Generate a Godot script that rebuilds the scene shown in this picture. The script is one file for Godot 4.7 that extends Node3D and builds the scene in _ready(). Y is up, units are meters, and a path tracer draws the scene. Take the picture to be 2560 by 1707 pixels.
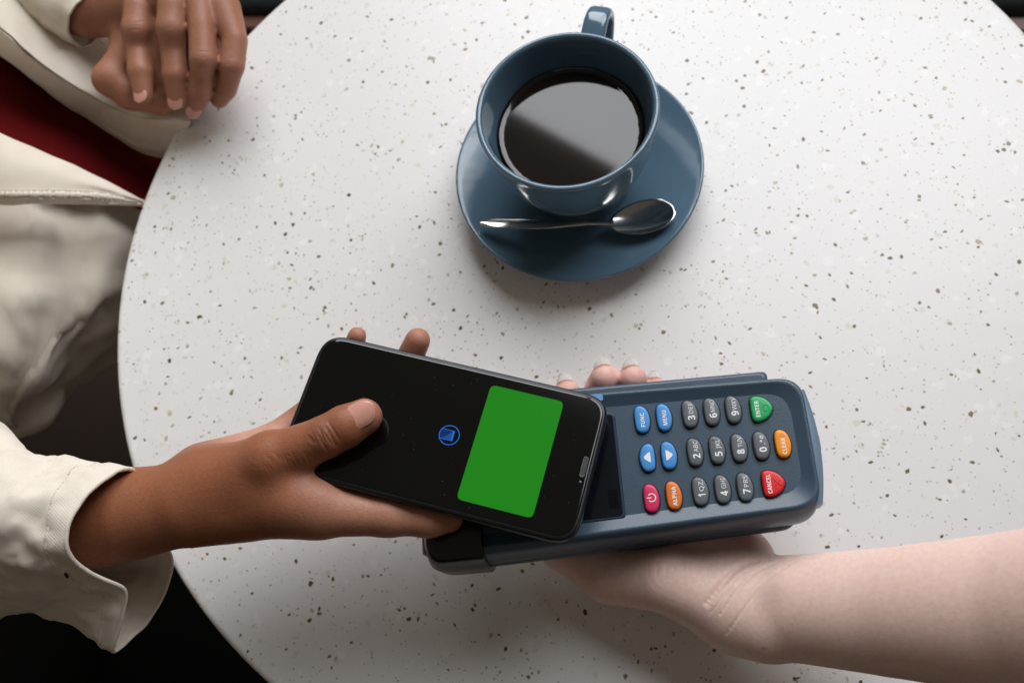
extends Node3D
# A cafe table seen from above: a phone is held over a card terminal, beside a cup of coffee.
# Shapes are written in millimetres and scaled by MM when they become meshes.

const MM := 0.001

# ---------------------------------------------------------------- materials

func mat(c: Color, rough := 0.5, metal := 0.0, spec := 0.5) -> StandardMaterial3D:
	var m := StandardMaterial3D.new()
	m.albedo_color = c
	m.roughness = rough
	m.metallic = metal
	m.metallic_specular = spec
	return m

func rgb8(r: int, g: int, b: int) -> Color:
	return Color(r / 255.0, g / 255.0, b / 255.0)

func noise_tex(freq: float, seed_: int, size := 512, octaves := 3, kind := FastNoiseLite.TYPE_SIMPLEX_SMOOTH) -> NoiseTexture2D:
	var n := FastNoiseLite.new()
	n.noise_type = kind
	n.seed = seed_
	n.frequency = freq
	n.fractal_octaves = octaves
	var t := NoiseTexture2D.new()
	t.width = size
	t.height = size
	t.seamless = true
	t.noise = n
	return t

func bump(m: StandardMaterial3D, t: Texture2D, depth_cm: float, per_metre: float) -> StandardMaterial3D:
	m.heightmap_enabled = true
	m.heightmap_texture = t
	m.heightmap_scale = depth_cm
	m.uv1_triplanar = true
	m.uv1_scale = Vector3.ONE * per_metre
	return m

func weave_tex() -> ImageTexture:
	var im := Image.create_empty(256, 256, false, Image.FORMAT_RGB8)
	var rng := RandomNumberGenerator.new()
	rng.seed = 5
	for y in 256:
		for x in 256:
			var a := absf(sin((x + y) * PI / 8.0))
			var b := absf(sin((x - y) * PI / 16.0)) * 0.35
			var v := clampf(a * 0.6 + b + rng.randf() * 0.3, 0.0, 1.0)
			im.set_pixel(x, y, Color(v, v, v))
	return ImageTexture.create_from_image(im)

func rib_tex() -> ImageTexture:
	var im := Image.create_empty(64, 64, false, Image.FORMAT_RGB8)
	for y in 64:
		for x in 64:
			var v := 0.5 + 0.5 * sin(y * PI / 8.0) * (0.85 + 0.15 * sin(x * PI / 4.0))
			im.set_pixel(x, y, Color(v, v, v))
	return ImageTexture.create_from_image(im)

func chip(im: Image, rng: RandomNumberGenerator, size: float, col: Color, blend: float) -> void:
	var n := im.get_width()
	var c := Vector2(rng.randf() * n, rng.randf() * n)
	var corners := rng.randi_range(4, 7)
	var turn := rng.randf() * TAU
	var slim := rng.randf_range(0.4, 0.95)
	var pts := PackedVector2Array()
	for i in corners:
		var a := TAU * (i + rng.randf_range(-0.3, 0.3)) / corners
		pts.append(Vector2(cos(a), sin(a) * slim).rotated(turn) * size * rng.randf_range(0.6, 1.1))
	var s := int(size * 1.2) + 1
	for y in range(-s, s + 1):
		for x in range(-s, s + 1):
			var inside := 1.0
			for i in corners:
				var p := pts[i]
				var e := pts[(i + 1) % corners] - p
				var d := e.cross(Vector2(x, y) - p) / maxf(e.length(), 0.01)
				inside = minf(inside, d + 0.5)
			if inside > 0.0:
				var px := posmod(int(c.x) + x, n)
				var py := posmod(int(c.y) + y, n)
				im.set_pixel(px, py, im.get_pixel(px, py).lerp(col, clampf(inside, 0.0, 1.0) * blend))

func terrazzo_tex() -> ImageTexture:
	var n := 2048
	var im := Image.create_empty(n, n, false, Image.FORMAT_RGB8)
	im.fill(rgb8(225, 223, 221))
	var rng := RandomNumberGenerator.new()
	rng.seed = 41
	for i in 900:
		chip(im, rng, rng.randf_range(6.0, 16.0), rgb8(238, 236, 233), 0.5)
	for i in 700:
		chip(im, rng, rng.randf_range(4.0, 9.0), rgb8(206, 198, 180), 0.55)
	for i in 11000:
		var g := rng.randi_range(140, 195)
		chip(im, rng, rng.randf_range(0.8, 2.0), rgb8(g + 2, g - 5, g - 14), rng.randf_range(0.3, 0.8))
	for i in 5600:
		var g := rng.randi_range(92, 160)
		chip(im, rng, rng.randf_range(1.4, 3.0), rgb8(g + 6, g - 8, g - 30), rng.randf_range(0.45, 0.95))
	for i in 1050:
		var g := rng.randi_range(60, 118)
		chip(im, rng, rng.randf_range(3.4, 6.2), rgb8(g + 14, g - 6, g - 34), 0.95)
	for i in 330:
		var g := rng.randi_range(135, 175)
		chip(im, rng, rng.randf_range(4.0, 7.5), rgb8(g + 12, g, g - 24), 0.8)
	return ImageTexture.create_from_image(im)

# ---------------------------------------------------------------- mesh building

class Builder:
	var v := PackedVector3Array()
	var g := PackedInt32Array()
	var uv := PackedVector2Array()

	func tri(a: Vector3, b: Vector3, c: Vector3, group := 1) -> void:
		v.append(a); v.append(b); v.append(c)
		g.append(group)

	func quad(a: Vector3, b: Vector3, c: Vector3, d: Vector3, group := 1) -> void:
		if a.distance_squared_to(c) < b.distance_squared_to(d):
			tri(a, b, c, group); tri(a, c, d, group)
		else:
			tri(a, b, d, group); tri(b, c, d, group)

	func rings(list: Array, groups: Array, cap_first := true, cap_last := true) -> void:
		for i in list.size() - 1:
			var p: PackedVector3Array = list[i]
			var q: PackedVector3Array = list[i + 1]
			var gr: int = groups[mini(i, groups.size() - 1)]
			for k in p.size():
				var k2 := (k + 1) % p.size()
				quad(p[k], p[k2], q[k2], q[k], gr)
		if cap_first:
			fan(list[0], true, 61)
		if cap_last:
			fan(list[-1], false, groups[-1] if groups[-1] < 0 else 62)

	func fan(p: PackedVector3Array, reverse: bool, group: int) -> void:
		var c := Vector3.ZERO
		for q in p:
			c += q
		c /= p.size()
		for k in p.size():
			var k2 := (k + 1) % p.size()
			if reverse:
				tri(c, p[k2], p[k], group)
			else:
				tri(c, p[k], p[k2], group)

	func grid(rows: Array, group := 1) -> void:
		for i in rows.size() - 1:
			for k in rows[i].size() - 1:
				quad(rows[i][k], rows[i][k + 1], rows[i + 1][k + 1], rows[i + 1][k], group)

	func box(lo: Vector3, hi: Vector3, chamfer := 0.0) -> void:
		var list := []
		var c := chamfer
		for s in [[lo.y, c], [lo.y + c, 0.0], [hi.y - c, 0.0], [hi.y, c]]:
			var i: float = s[1]
			list.append(PackedVector3Array([Vector3(lo.x + i, s[0], lo.z + i), Vector3(hi.x - i, s[0], lo.z + i), Vector3(hi.x - i, s[0], hi.z - i), Vector3(lo.x + i, s[0], hi.z - i)]))
		rings(list, [-1])

	func tube(path: PackedVector3Array, radii: PackedFloat32Array, sides := 10, flat_ := 1.0, up := Vector3.UP, closed := false) -> void:
		var list := []
		var n := path.size()
		for i in n:
			var t := (path[(i + 1) % n if closed else mini(i + 1, n - 1)] - path[posmod(i - 1, n) if closed else maxi(i - 1, 0)]).normalized()
			var s := t.cross(up).normalized()
			var u := s.cross(t).normalized()
			var ring := PackedVector3Array()
			var r := radii[mini(i, radii.size() - 1)]
			for k in sides:
				var a := TAU * k / sides
				ring.append(path[i] + s * cos(a) * r + u * sin(a) * r * flat_)
			list.append(ring)
		if closed:
			list.append(list[0])
		rings(list, [1], not closed, not closed)

	func lathe(profile: PackedVector2Array, sides := 96, at := Vector3.ZERO) -> void:
		for i in profile.size() - 1:
			var a := profile[i]
			var b := profile[i + 1]
			for k in sides:
				var t0 := TAU * k / sides
				var t1 := TAU * (k + 1) / sides
				var p := at + Vector3(a.x * cos(t0), a.y, a.x * sin(t0))
				var q := at + Vector3(a.x * cos(t1), a.y, a.x * sin(t1))
				var r := at + Vector3(b.x * cos(t1), b.y, b.x * sin(t1))
				var s := at + Vector3(b.x * cos(t0), b.y, b.x * sin(t0))
				if a.x < 0.001:
					tri(p, r, s)
				elif b.x < 0.001:
					tri(p, q, r)
				else:
					quad(p, q, r, s)

	# Turns every face outward (by volume, or towards `out` for an open sheet) and makes the mesh.
	func mesh(out := Vector3.ZERO, with_uv := false) -> ArrayMesh:
		var sum := 0.0
		for i in range(0, v.size(), 3):
			if out == Vector3.ZERO:
				sum += v[i].dot(v[i + 1].cross(v[i + 2]))
			else:
				sum += (v[i + 1] - v[i]).cross(v[i + 2] - v[i]).dot(out)
		var flip := sum > 0.0
		var st := SurfaceTool.new()
		st.begin(Mesh.PRIMITIVE_TRIANGLES)
		for i in range(0, v.size(), 3):
			var a := v[i]
			var b := v[i + 2] if flip else v[i + 1]
			var c := v[i + 1] if flip else v[i + 2]
			if (b - a).cross(c - a).length_squared() < 1e-12:
				continue
			var gr := g[i / 3]
			for p in [a, b, c]:
				st.set_smooth_group(0xFFFFFFFF if gr < 0 else gr)
				if with_uv:
					st.set_uv(Vector2(p.x / 640.0 + 0.5, p.z / 640.0 + 0.5))
				st.add_vertex(p * 0.001)
		st.generate_normals()
		return st.commit()

func curve(pts: PackedVector3Array, per: int, closed := false) -> PackedVector3Array:
	var out := PackedVector3Array()
	var n := pts.size()
	for i in (n if closed else n - 1):
		var p0 := pts[posmod(i - 1, n) if closed else maxi(i - 1, 0)]
		var p1 := pts[i]
		var p2 := pts[(i + 1) % n]
		var p3 := pts[(i + 2) % n if closed else mini(i + 2, n - 1)]
		for k in per:
			out.append(p1.cubic_interpolate(p2, p0, p3, float(k) / per))
	if not closed:
		out.append(pts[n - 1])
	return out

func curve2(pts: PackedVector2Array, per: int, closed := false) -> PackedVector2Array:
	var p3 := PackedVector3Array()
	for p in pts:
		p3.append(Vector3(p.x, p.y, 0))
	var out := PackedVector2Array()
	for p in curve(p3, per, closed):
		out.append(Vector2(p.x, p.y))
	return out

# A finer grid through a grid of control points.
func refine(rows: Array, per_row: int, per_col: int) -> Array:
	var wide := []
	for r in rows:
		wide.append(curve(PackedVector3Array(r), per_col))
	var out := []
	var cols: int = wide[0].size()
	var done := []
	for c in cols:
		var line := PackedVector3Array()
		for r in wide:
			line.append(r[c])
		done.append(curve(line, per_row))
	for i in done[0].size():
		var line := PackedVector3Array()
		for c in cols:
			line.append(done[c][i])
		out.append(line)
	return out

# Cloth: moves a fine grid along its normals by folds, then gives it thickness.
func cloth(rows: Array, noise: FastNoiseLite, depth: float, thick: float, out: Vector3) -> Builder:
	var b := Builder.new()
	var top := []
	var low := []
	for i in rows.size():
		var a := PackedVector3Array()
		var z := PackedVector3Array()
		var n: int = rows[i].size()
		for k in n:
			var du: Vector3 = rows[i][mini(k + 1, n - 1)] - rows[i][maxi(k - 1, 0)]
			var dv: Vector3 = rows[mini(i + 1, rows.size() - 1)][k] - rows[maxi(i - 1, 0)][k]
			var nn := du.cross(dv).normalized()
			if nn.dot(out) < 0.0:
				nn = -nn
			var p: Vector3 = rows[i][k]
			p += nn * noise.get_noise_3dv(p) * depth
			a.append(p)
			z.append(p - nn * thick)
		top.append(a)
		low.append(z)
	b.grid(top, 1)
	low.reverse()
	b.grid(low, 2)
	low.reverse()
	var last := rows.size() - 1
	for k in top[0].size() - 1:
		b.quad(low[0][k], low[0][k + 1], top[0][k + 1], top[0][k], 4)
		b.quad(top[last][k], top[last][k + 1], low[last][k + 1], low[last][k], 4)
	var e: int = top[0].size() - 1
	for i in last:
		b.quad(top[i][0], top[i + 1][0], low[i + 1][0], low[i][0], 4)
		b.quad(low[i][e], low[i + 1][e], top[i + 1][e], top[i][e], 4)
	return b

func ring_at(o: PackedVector2Array, h: float) -> PackedVector3Array:
	var out := PackedVector3Array()
	for p in o:
		out.append(Vector3(p.x, h, p.y))
	return out

# A rounded four-sided outline: near and far ends may differ in width.
func outline(u0: float, u1: float, n0: float, n1: float, s0: float, s1: float, r0: float, r1: float, per := 8) -> PackedVector2Array:
	var c := [Vector2(u0, n0), Vector2(u1, n1), Vector2(u1, s1), Vector2(u0, s0)]
	var r := [r0, r1, r1, r0]
	var out := PackedVector2Array()
	for i in 4:
		var p: Vector2 = c[i]
		var a: Vector2 = p + (c[posmod(i - 1, 4)] - p).normalized() * r[i]
		var b: Vector2 = p + (c[(i + 1) % 4] - p).normalized() * r[i]
		for k in per + 1:
			var t := float(k) / per
			var e := a.lerp(p, t).lerp(p.lerp(b, t), t)
			var w := 0.18 * 4.0 * t * (1.0 - t)   # nearer to a circle than a plain quadratic
			out.append(e.lerp(p, w * 0.33))
	return out

func scaled(o: PackedVector2Array, s: float, grow := 0.0) -> PackedVector2Array:
	var out := PackedVector2Array()
	var c := Vector2.ZERO
	for p in o:
		c += p / o.size()
	for p in o:
		out.append(c + (p - c) * s + (p - c).normalized() * grow)
	return out

# ---------------------------------------------------------------- scene objects

func put(called: String, m: Mesh, material: Material, parent: Node = self) -> MeshInstance3D:
	var o := MeshInstance3D.new()
	o.name = called
	o.mesh = m
	if material:
		o.material_override = material
	parent.add_child(o, true)
	return o

func thing(called: String, label: String, category: String, at := Transform3D.IDENTITY) -> Node3D:
	var o := Node3D.new()
	o.name = called
	o.transform = at
	o.set_meta("label", label)
	o.set_meta("category", category)
	add_child(o, true)
	return o

func tag(o: Node, label: String, category: String) -> void:
	o.set_meta("label", label)
	o.set_meta("category", category)

# ---------------------------------------------------------------- flesh: tapered bones joined smoothly, meshed as surface nets

class Flesh:
	var lo: Vector3
	var c: float
	var nx: int
	var ny: int
	var nz: int
	var d := PackedFloat32Array()
	var creases := []
	var spots := []
	var base: Color

	func _init(a: Vector3, b: Vector3, cell: float, col: Color) -> void:
		lo = a
		c = cell
		nx = int((b.x - a.x) / c) + 2
		ny = int((b.y - a.y) / c) + 2
		nz = int((b.z - a.z) / c) + 2
		d.resize(nx * ny * nz)
		d.fill(1000.0)
		base = col

	# squash > 1 makes the bone thinner along `axis`
	func bone(a: Vector3, b: Vector3, ra: float, rb: float, k := 3.0, squash := 1.0, axis := Vector3.UP) -> void:
		var m := maxf(ra, rb) + k + c * 2.0
		var x0 := maxi(0, int((minf(a.x, b.x) - m - lo.x) / c))
		var x1 := mini(nx - 1, int((maxf(a.x, b.x) + m - lo.x) / c) + 1)
		var y0 := maxi(0, int((minf(a.y, b.y) - m - lo.y) / c))
		var y1 := mini(ny - 1, int((maxf(a.y, b.y) + m - lo.y) / c) + 1)
		var z0 := maxi(0, int((minf(a.z, b.z) - m - lo.z) / c))
		var z1 := mini(nz - 1, int((maxf(a.z, b.z) + m - lo.z) / c) + 1)
		var ba := b - a
		ba += axis * (ba.dot(axis) * (squash - 1.0))
		var bb := maxf(ba.length_squared(), 0.0001)
		var dr := rb - ra
		var flat := squash > 1.001
		for z in range(z0, z1 + 1):
			for y in range(y0, y1 + 1):
				var i := (z * ny + y) * nx + x0
				var p := Vector3(lo.x + x0 * c, lo.y + y * c, lo.z + z * c) - a
				for x in range(x0, x1 + 1):
					var q := p
					if flat:
						q += axis * (p.dot(axis) * (squash - 1.0))
					var t := clampf(q.dot(ba) / bb, 0.0, 1.0)
					var e := (q - ba * t).length() - ra - dr * t
					var f := d[i]
					var h := k - absf(f - e)
					if h > 0.0:
						d[i] = minf(f, e) - h * h * 0.25 / k
					elif e < f:
						d[i] = e
					i += 1
					p.x += c

	func chain(pts: Array, radii: Array, k := 3.0, squash := 1.0, axis := Vector3.UP) -> void:
		for i in pts.size() - 1:
			bone(pts[i], pts[i + 1], radii[i], radii[i + 1], k, squash, axis)

	# with `through` the fold runs down along that direction, however deep the skin lies under it
	func crease(a: Vector3, b: Vector3, wide: float, deep: float, through := Vector3.ZERO, fade := true) -> void:
		creases.append([a, b, wide, deep, through, fade])

	func spot(at: Vector3, r: float, col: Color, amount := 1.0) -> void:
		spots.append([at, r, col, amount])

	func normals(v: PackedVector3Array, ix: PackedInt32Array) -> PackedVector3Array:
		var n := PackedVector3Array()
		n.resize(v.size())
		for i in range(0, ix.size(), 3):
			var f := (v[ix[i + 2]] - v[ix[i]]).cross(v[ix[i + 1]] - v[ix[i]])
			n[ix[i]] += f
			n[ix[i + 1]] += f
			n[ix[i + 2]] += f
		for i in n.size():
			n[i] = n[i].normalized()
		return n

	# how deep the skin is folded in at a point
	func fold(at: Vector3, n: Vector3, reach := 1.0) -> float:
		var push := 0.0
		for cr in creases:
			var p: Vector3 = at - cr[0]
			var ba: Vector3 = cr[1] - cr[0]
			var th: Vector3 = cr[4]
			if p.length_squared() > 1600.0:
				continue
			if th != Vector3.ZERO:
				var l0 := p.dot(th)
				if absf(l0) > 18.0 or n.dot(th) < 0.1:
					continue
				p -= th * l0
				ba -= th * ba.dot(th)
			var t := clampf(p.dot(ba) / ba.length_squared(), 0.0, 1.0)
			var q := p - ba * t
			var w: float = cr[2] * reach
			var l := q.length_squared() / (w * w)
			if l < 5.0:
				push = maxf(push, cr[3] * exp(-l) * (minf(1.0, 4.6 * t * (1.0 - t)) if cr[5] and reach < 1.5 else 1.0))
		return push

	func surface(out: Array) -> void:
		var v := PackedVector3Array()
		var ix := PackedInt32Array()
		var at := PackedInt32Array()
		at.resize(d.size())
		at.fill(-1)
		var sy := nx
		var sz := nx * ny
		var offs := [0, 1, sy, sy + 1, sz, sz + 1, sz + sy, sz + sy + 1]
		var near := c * 1.9
		for z in nz - 1:
			for y in ny - 1:
				var i := (z * ny + y) * nx - 1
				for x in nx - 1:
					i += 1
					if absf(d[i]) > near:
						continue
					var s := 0
					for k in 8:
						if d[i + offs[k]] < 0.0:
							s += 1
					if s == 0 or s == 8:
						continue
					var sum := Vector3.ZERO
					var cnt := 0
					for k in 8:
						for ax in 3:
							var bit := 1 << ax
							if k & bit:
								continue
							var f: float = d[i + offs[k]]
							var g: float = d[i + offs[k | bit]]
							if (f < 0.0) != (g < 0.0):
								var p := Vector3(k & 1, (k >> 1) & 1, (k >> 2) & 1)
								p[ax] = f / (f - g)
								sum += p
								cnt += 1
					at[i] = v.size()
					v.append(lo + (Vector3(x, y, z) + sum / cnt) * c)
		for z in range(1, nz - 1):
			for y in range(1, ny - 1):
				var i := (z * ny + y) * nx
				for x in range(1, nx - 1):
					i += 1
					if at[i] < 0:
						continue
					var ins := d[i] < 0.0
					for ax in 3:
						var st: int = [1, sy, sz][ax]
						if (d[i + st] < 0.0) == ins:
							continue
						var o1: int = [sy, sz, 1][ax]
						var o2: int = [sz, 1, sy][ax]
						var a := at[i]
						var b := at[i - o1]
						var e := at[i - o1 - o2]
						var g := at[i - o2]
						if a < 0 or b < 0 or e < 0 or g < 0:
							continue
						if ins:
							ix.append_array([a, e, b, a, g, e])
						else:
							ix.append_array([a, b, e, a, e, g])
		# one round of smoothing
		for pass_ in 2:
			var acc := PackedVector3Array()
			acc.resize(v.size())
			var num := PackedInt32Array()
			num.resize(v.size())
			for i in range(0, ix.size(), 3):
				for k in 3:
					var p := ix[i + k]
					acc[p] += v[ix[i + (k + 1) % 3]] + v[ix[i + (k + 2) % 3]]
					num[p] += 2
			for i in v.size():
				if num[i]:
					v[i] = v[i].lerp(acc[i] / num[i], 0.5)
		var n := normals(v, ix)
		if creases.size():
			for pass_ in 2:   # finer triangles where the skin folds
				var near_fold := PackedByteArray()
				near_fold.resize(v.size())
				for i in v.size():
					near_fold[i] = 1 if fold(v[i], n[i], 2.2) > 0.0 else 0
				var mids := {}
				var fresh := PackedInt32Array()
				for i in range(0, ix.size(), 3):
					var t := [ix[i], ix[i + 1], ix[i + 2]]
					if not (near_fold[t[0]] or near_fold[t[1]] or near_fold[t[2]]):
						fresh.append_array(t)
						continue
					var m := []
					for k in 3:
						var p: int = t[k]
						var q: int = t[(k + 1) % 3]
						var key := mini(p, q) * 10000000 + maxi(p, q)
						if not mids.has(key):
							mids[key] = v.size()
							v.append((v[p] + v[q]) * 0.5)
							n.append((n[p] + n[q]).normalized())
						m.append(mids[key])
					fresh.append_array([t[0], m[0], m[2], m[0], t[1], m[1], m[2], m[1], t[2], m[0], m[1], m[2]])
				ix = fresh
			for i in v.size():
				v[i] -= n[i] * fold(v[i], n[i])
			n = normals(v, ix)
		var col := PackedColorArray()
		col.resize(v.size())
		for i in v.size():
			var k := base
			for s in spots:
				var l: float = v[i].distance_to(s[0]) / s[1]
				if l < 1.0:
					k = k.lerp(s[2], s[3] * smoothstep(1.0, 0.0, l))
			col[i] = k
		var shift: int = out[0].size()
		out[0].append_array(v)
		out[1].append_array(n)
		out[2].append_array(col)
		for i in ix.size():
			ix[i] += shift
		out[3].append_array(ix)

func flesh_mesh(fields: Array) -> ArrayMesh:
	var out := [PackedVector3Array(), PackedVector3Array(), PackedColorArray(), PackedInt32Array()]
	for f in fields:
		f.surface(out)
	var v: PackedVector3Array = out[0]
	for i in v.size():
		v[i] *= MM
	var a := []
	a.resize(Mesh.ARRAY_MAX)
	a[Mesh.ARRAY_VERTEX] = v
	a[Mesh.ARRAY_NORMAL] = out[1]
	a[Mesh.ARRAY_COLOR] = out[2]
	a[Mesh.ARRAY_INDEX] = out[3]
	var m := ArrayMesh.new()
	m.add_surface_from_arrays(Mesh.PRIMITIVE_TRIANGLES, a)
	return m

# A fingernail: a curved plate lying along `along`, facing `out`.
func nail(at: Vector3, along: Vector3, out: Vector3, wide: float, long: float, bend: float, m: Material, parent: Node, point := 0.35) -> void:
	var f := along.normalized()
	var n := (out - f * out.dot(f)).normalized()
	var s := f.cross(n)
	var rows := []
	for j in 13:
		var t := j / 12.0
		var w := wide * 0.5
		w *= 1.0 - 0.55 * pow(maxf(0.0, (0.28 - t) / 0.28), 2.2)
		w *= sqrt(maxf(0.02, 1.0 - pow(maxf(0.0, (t - 1.0 + point) / point), 2.4)))
		var line := PackedVector3Array()
		for k in 11:
			var x := (k / 5.0 - 1.0)
			var drop := bend * x * x * w * w + 0.8 * pow(absf(t - 0.45), 2.0)
			if k == 0 or k == 10:
				drop += 0.5
			line.append(at + f * (t - 0.5) * long + s * x * w - n * drop)
		rows.append(line)
	var none := FastNoiseLite.new()
	put("fingernail", cloth(rows, none, 0.0, 0.45, n).mesh(), m, parent)

# ---------------------------------------------------------------- lettering

var sans := SystemFont.new()
var light := SystemFont.new()

# Text on the terminal's keys, `cap` mm high and `long` mm long; it reads away from the handset's foot.
const READS_UP := Basis(Vector3(0, 0, -1), Vector3(-1, 0, 0), Vector3(0, 1, 0))

func letter(text: String, at: Vector3, cap: float, long: float, m: Material, parent: Node, basis_ := READS_UP, font := sans) -> MeshInstance3D:
	var ref := text_mesh("H", font)
	var t := text_mesh(text, font)
	var box := t.get_aabb()
	var up := cap * MM / ref.get_aabb().size.y
	var o := put("lettering", t, m, parent)
	var b := basis_.scaled_local(Vector3(long * MM / box.size.x, up, 1))
	var mid := box.position + box.size * 0.5
	o.transform = Transform3D(b, at * MM - b * Vector3(mid.x, ref.get_aabb().get_center().y, 0))
	return o

func text_mesh(text: String, font := sans) -> TextMesh:
	var t := TextMesh.new()
	t.text = text
	t.font = font
	t.font_size = 48
	t.pixel_size = 0.0001
	t.depth = 0.00012
	t.curve_step = 1.0
	return t

func _ready() -> void:
	# ------------------------------------------------------------ camera, air and light
	var cam := Camera3D.new()
	cam.name = "camera"
	cam.transform = Transform3D(Basis(Vector3(0.989218, -0.146449, 0.000000), Vector3(0.051632, 0.348758, -0.935789), Vector3(0.137045, 0.925700, 0.352559)), Vector3(0.03484, 0.56529, 0.26844))
	cam.fov = rad_to_deg(2.0 * atan(853.5 / 2500.0))
	cam.near = 0.02
	cam.far = 20.0
	var lens := CameraAttributesPhysical.new()
	lens.frustum_focal_length = 35.15
	lens.frustum_focus_distance = 0.495
	lens.frustum_near = 0.02
	lens.frustum_far = 20.0
	lens.exposure_aperture = 9.0
	cam.attributes = lens
	add_child(cam)
	cam.current = true
	var we := WorldEnvironment.new()
	we.name = "environment"
	var env := Environment.new()
	env.background_mode = Environment.BG_COLOR
	env.background_color = Color(0.1, 0.087, 0.07).linear_to_srgb()
	env.tonemap_mode = Environment.TONE_MAPPER_LINEAR
	env.tonemap_exposure = 1.0
	env.sdfgi_enabled = true
	env.ssao_enabled = true
	env.ssil_enabled = true
	we.environment = env
	add_child(we)
	# daylight from a tall window beyond the far right side of the table
	var wz := Vector3(0.588, 0, -0.809)
	var wx := Vector3(-0.809, 0, -0.588)
	var foot := Vector3(-0.006, 0, -0.056) + wz * 1.53
	# each pane: from, to (metres along the wall, to the left of its middle), bottom, top
	for p in [[0.54, 2.19, 0.90, 3.42], [-0.75, 0.45, 0.90, 2.94], [-0.75, 0.45, 3.04, 3.42]]:
		var w: float = p[1] - p[0]
		var h: float = p[3] - p[2]
		var win := AreaLight3D.new()
		win.name = "window_light"
		win.area_size = Vector2(w, h)
		win.light_color = Color(0.978, 0.985, 1.0)
		win.light_energy = 2.3 * w * h
		win.shadow_enabled = true
		win.transform = Transform3D(Basis(wx, Vector3.UP, wz), foot + wx * (p[0] + w * 0.5) + Vector3.UP * (p[2] + h * 0.5))
		add_child(win, true)
	sans.font_names = PackedStringArray(["Droid Sans"])
	sans.font_weight = 700
	light.font_names = PackedStringArray(["Droid Sans"])

	# ------------------------------------------------------------ shared materials
	var fine := noise_tex(0.05, 3, 512, 4)
	var weave := weave_tex()
	var cream := bump(mat(rgb8(223, 213, 198), 0.85, 0.0, 0.3), weave, 0.03, 40.0)
	cream.rim_enabled = true
	cream.rim = 0.3
	var seam_m := mat(rgb8(214, 206, 194), 0.9)
	var red_m := bump(mat(rgb8(88, 12, 15), 0.9, 0.0, 0.2), rib_tex(), 0.05, 160.0)
	var pores := noise_tex(0.035, 9, 512, 5, FastNoiseLite.TYPE_CELLULAR)
	var skin_a := bump(mat(Color.WHITE, 0.45, 0.0, 0.38), pores, 0.012, 50.0)
	skin_a.vertex_color_use_as_albedo = true
	skin_a.subsurf_scatter_enabled = true
	skin_a.subsurf_scatter_strength = 0.08
	var skin_c := bump(mat(Color.WHITE, 0.5, 0.0, 0.4), pores, 0.005, 50.0)
	skin_c.vertex_color_use_as_albedo = true
	skin_c.subsurf_scatter_enabled = true
	skin_c.subsurf_scatter_strength = 0.12

	var mottle := noise_tex(0.012, 31, 512, 5)
	var ramp := Gradient.new()
	ramp.set_color(0, Color(0.94, 0.905, 0.89))
	ramp.set_color(1, Color(1.0, 1.0, 1.0))
	mottle.color_ramp = ramp
	skin_a.albedo_texture = mottle
	skin_c.albedo_texture = mottle
	setting()
	crockery()
	terminal(fine)
	phone(fine)
	person_in_jacket(cream, seam_m, red_m, skin_a)
	cashier(skin_c)

# ---------------------------------------------------------------- floor, bench, table

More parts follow.
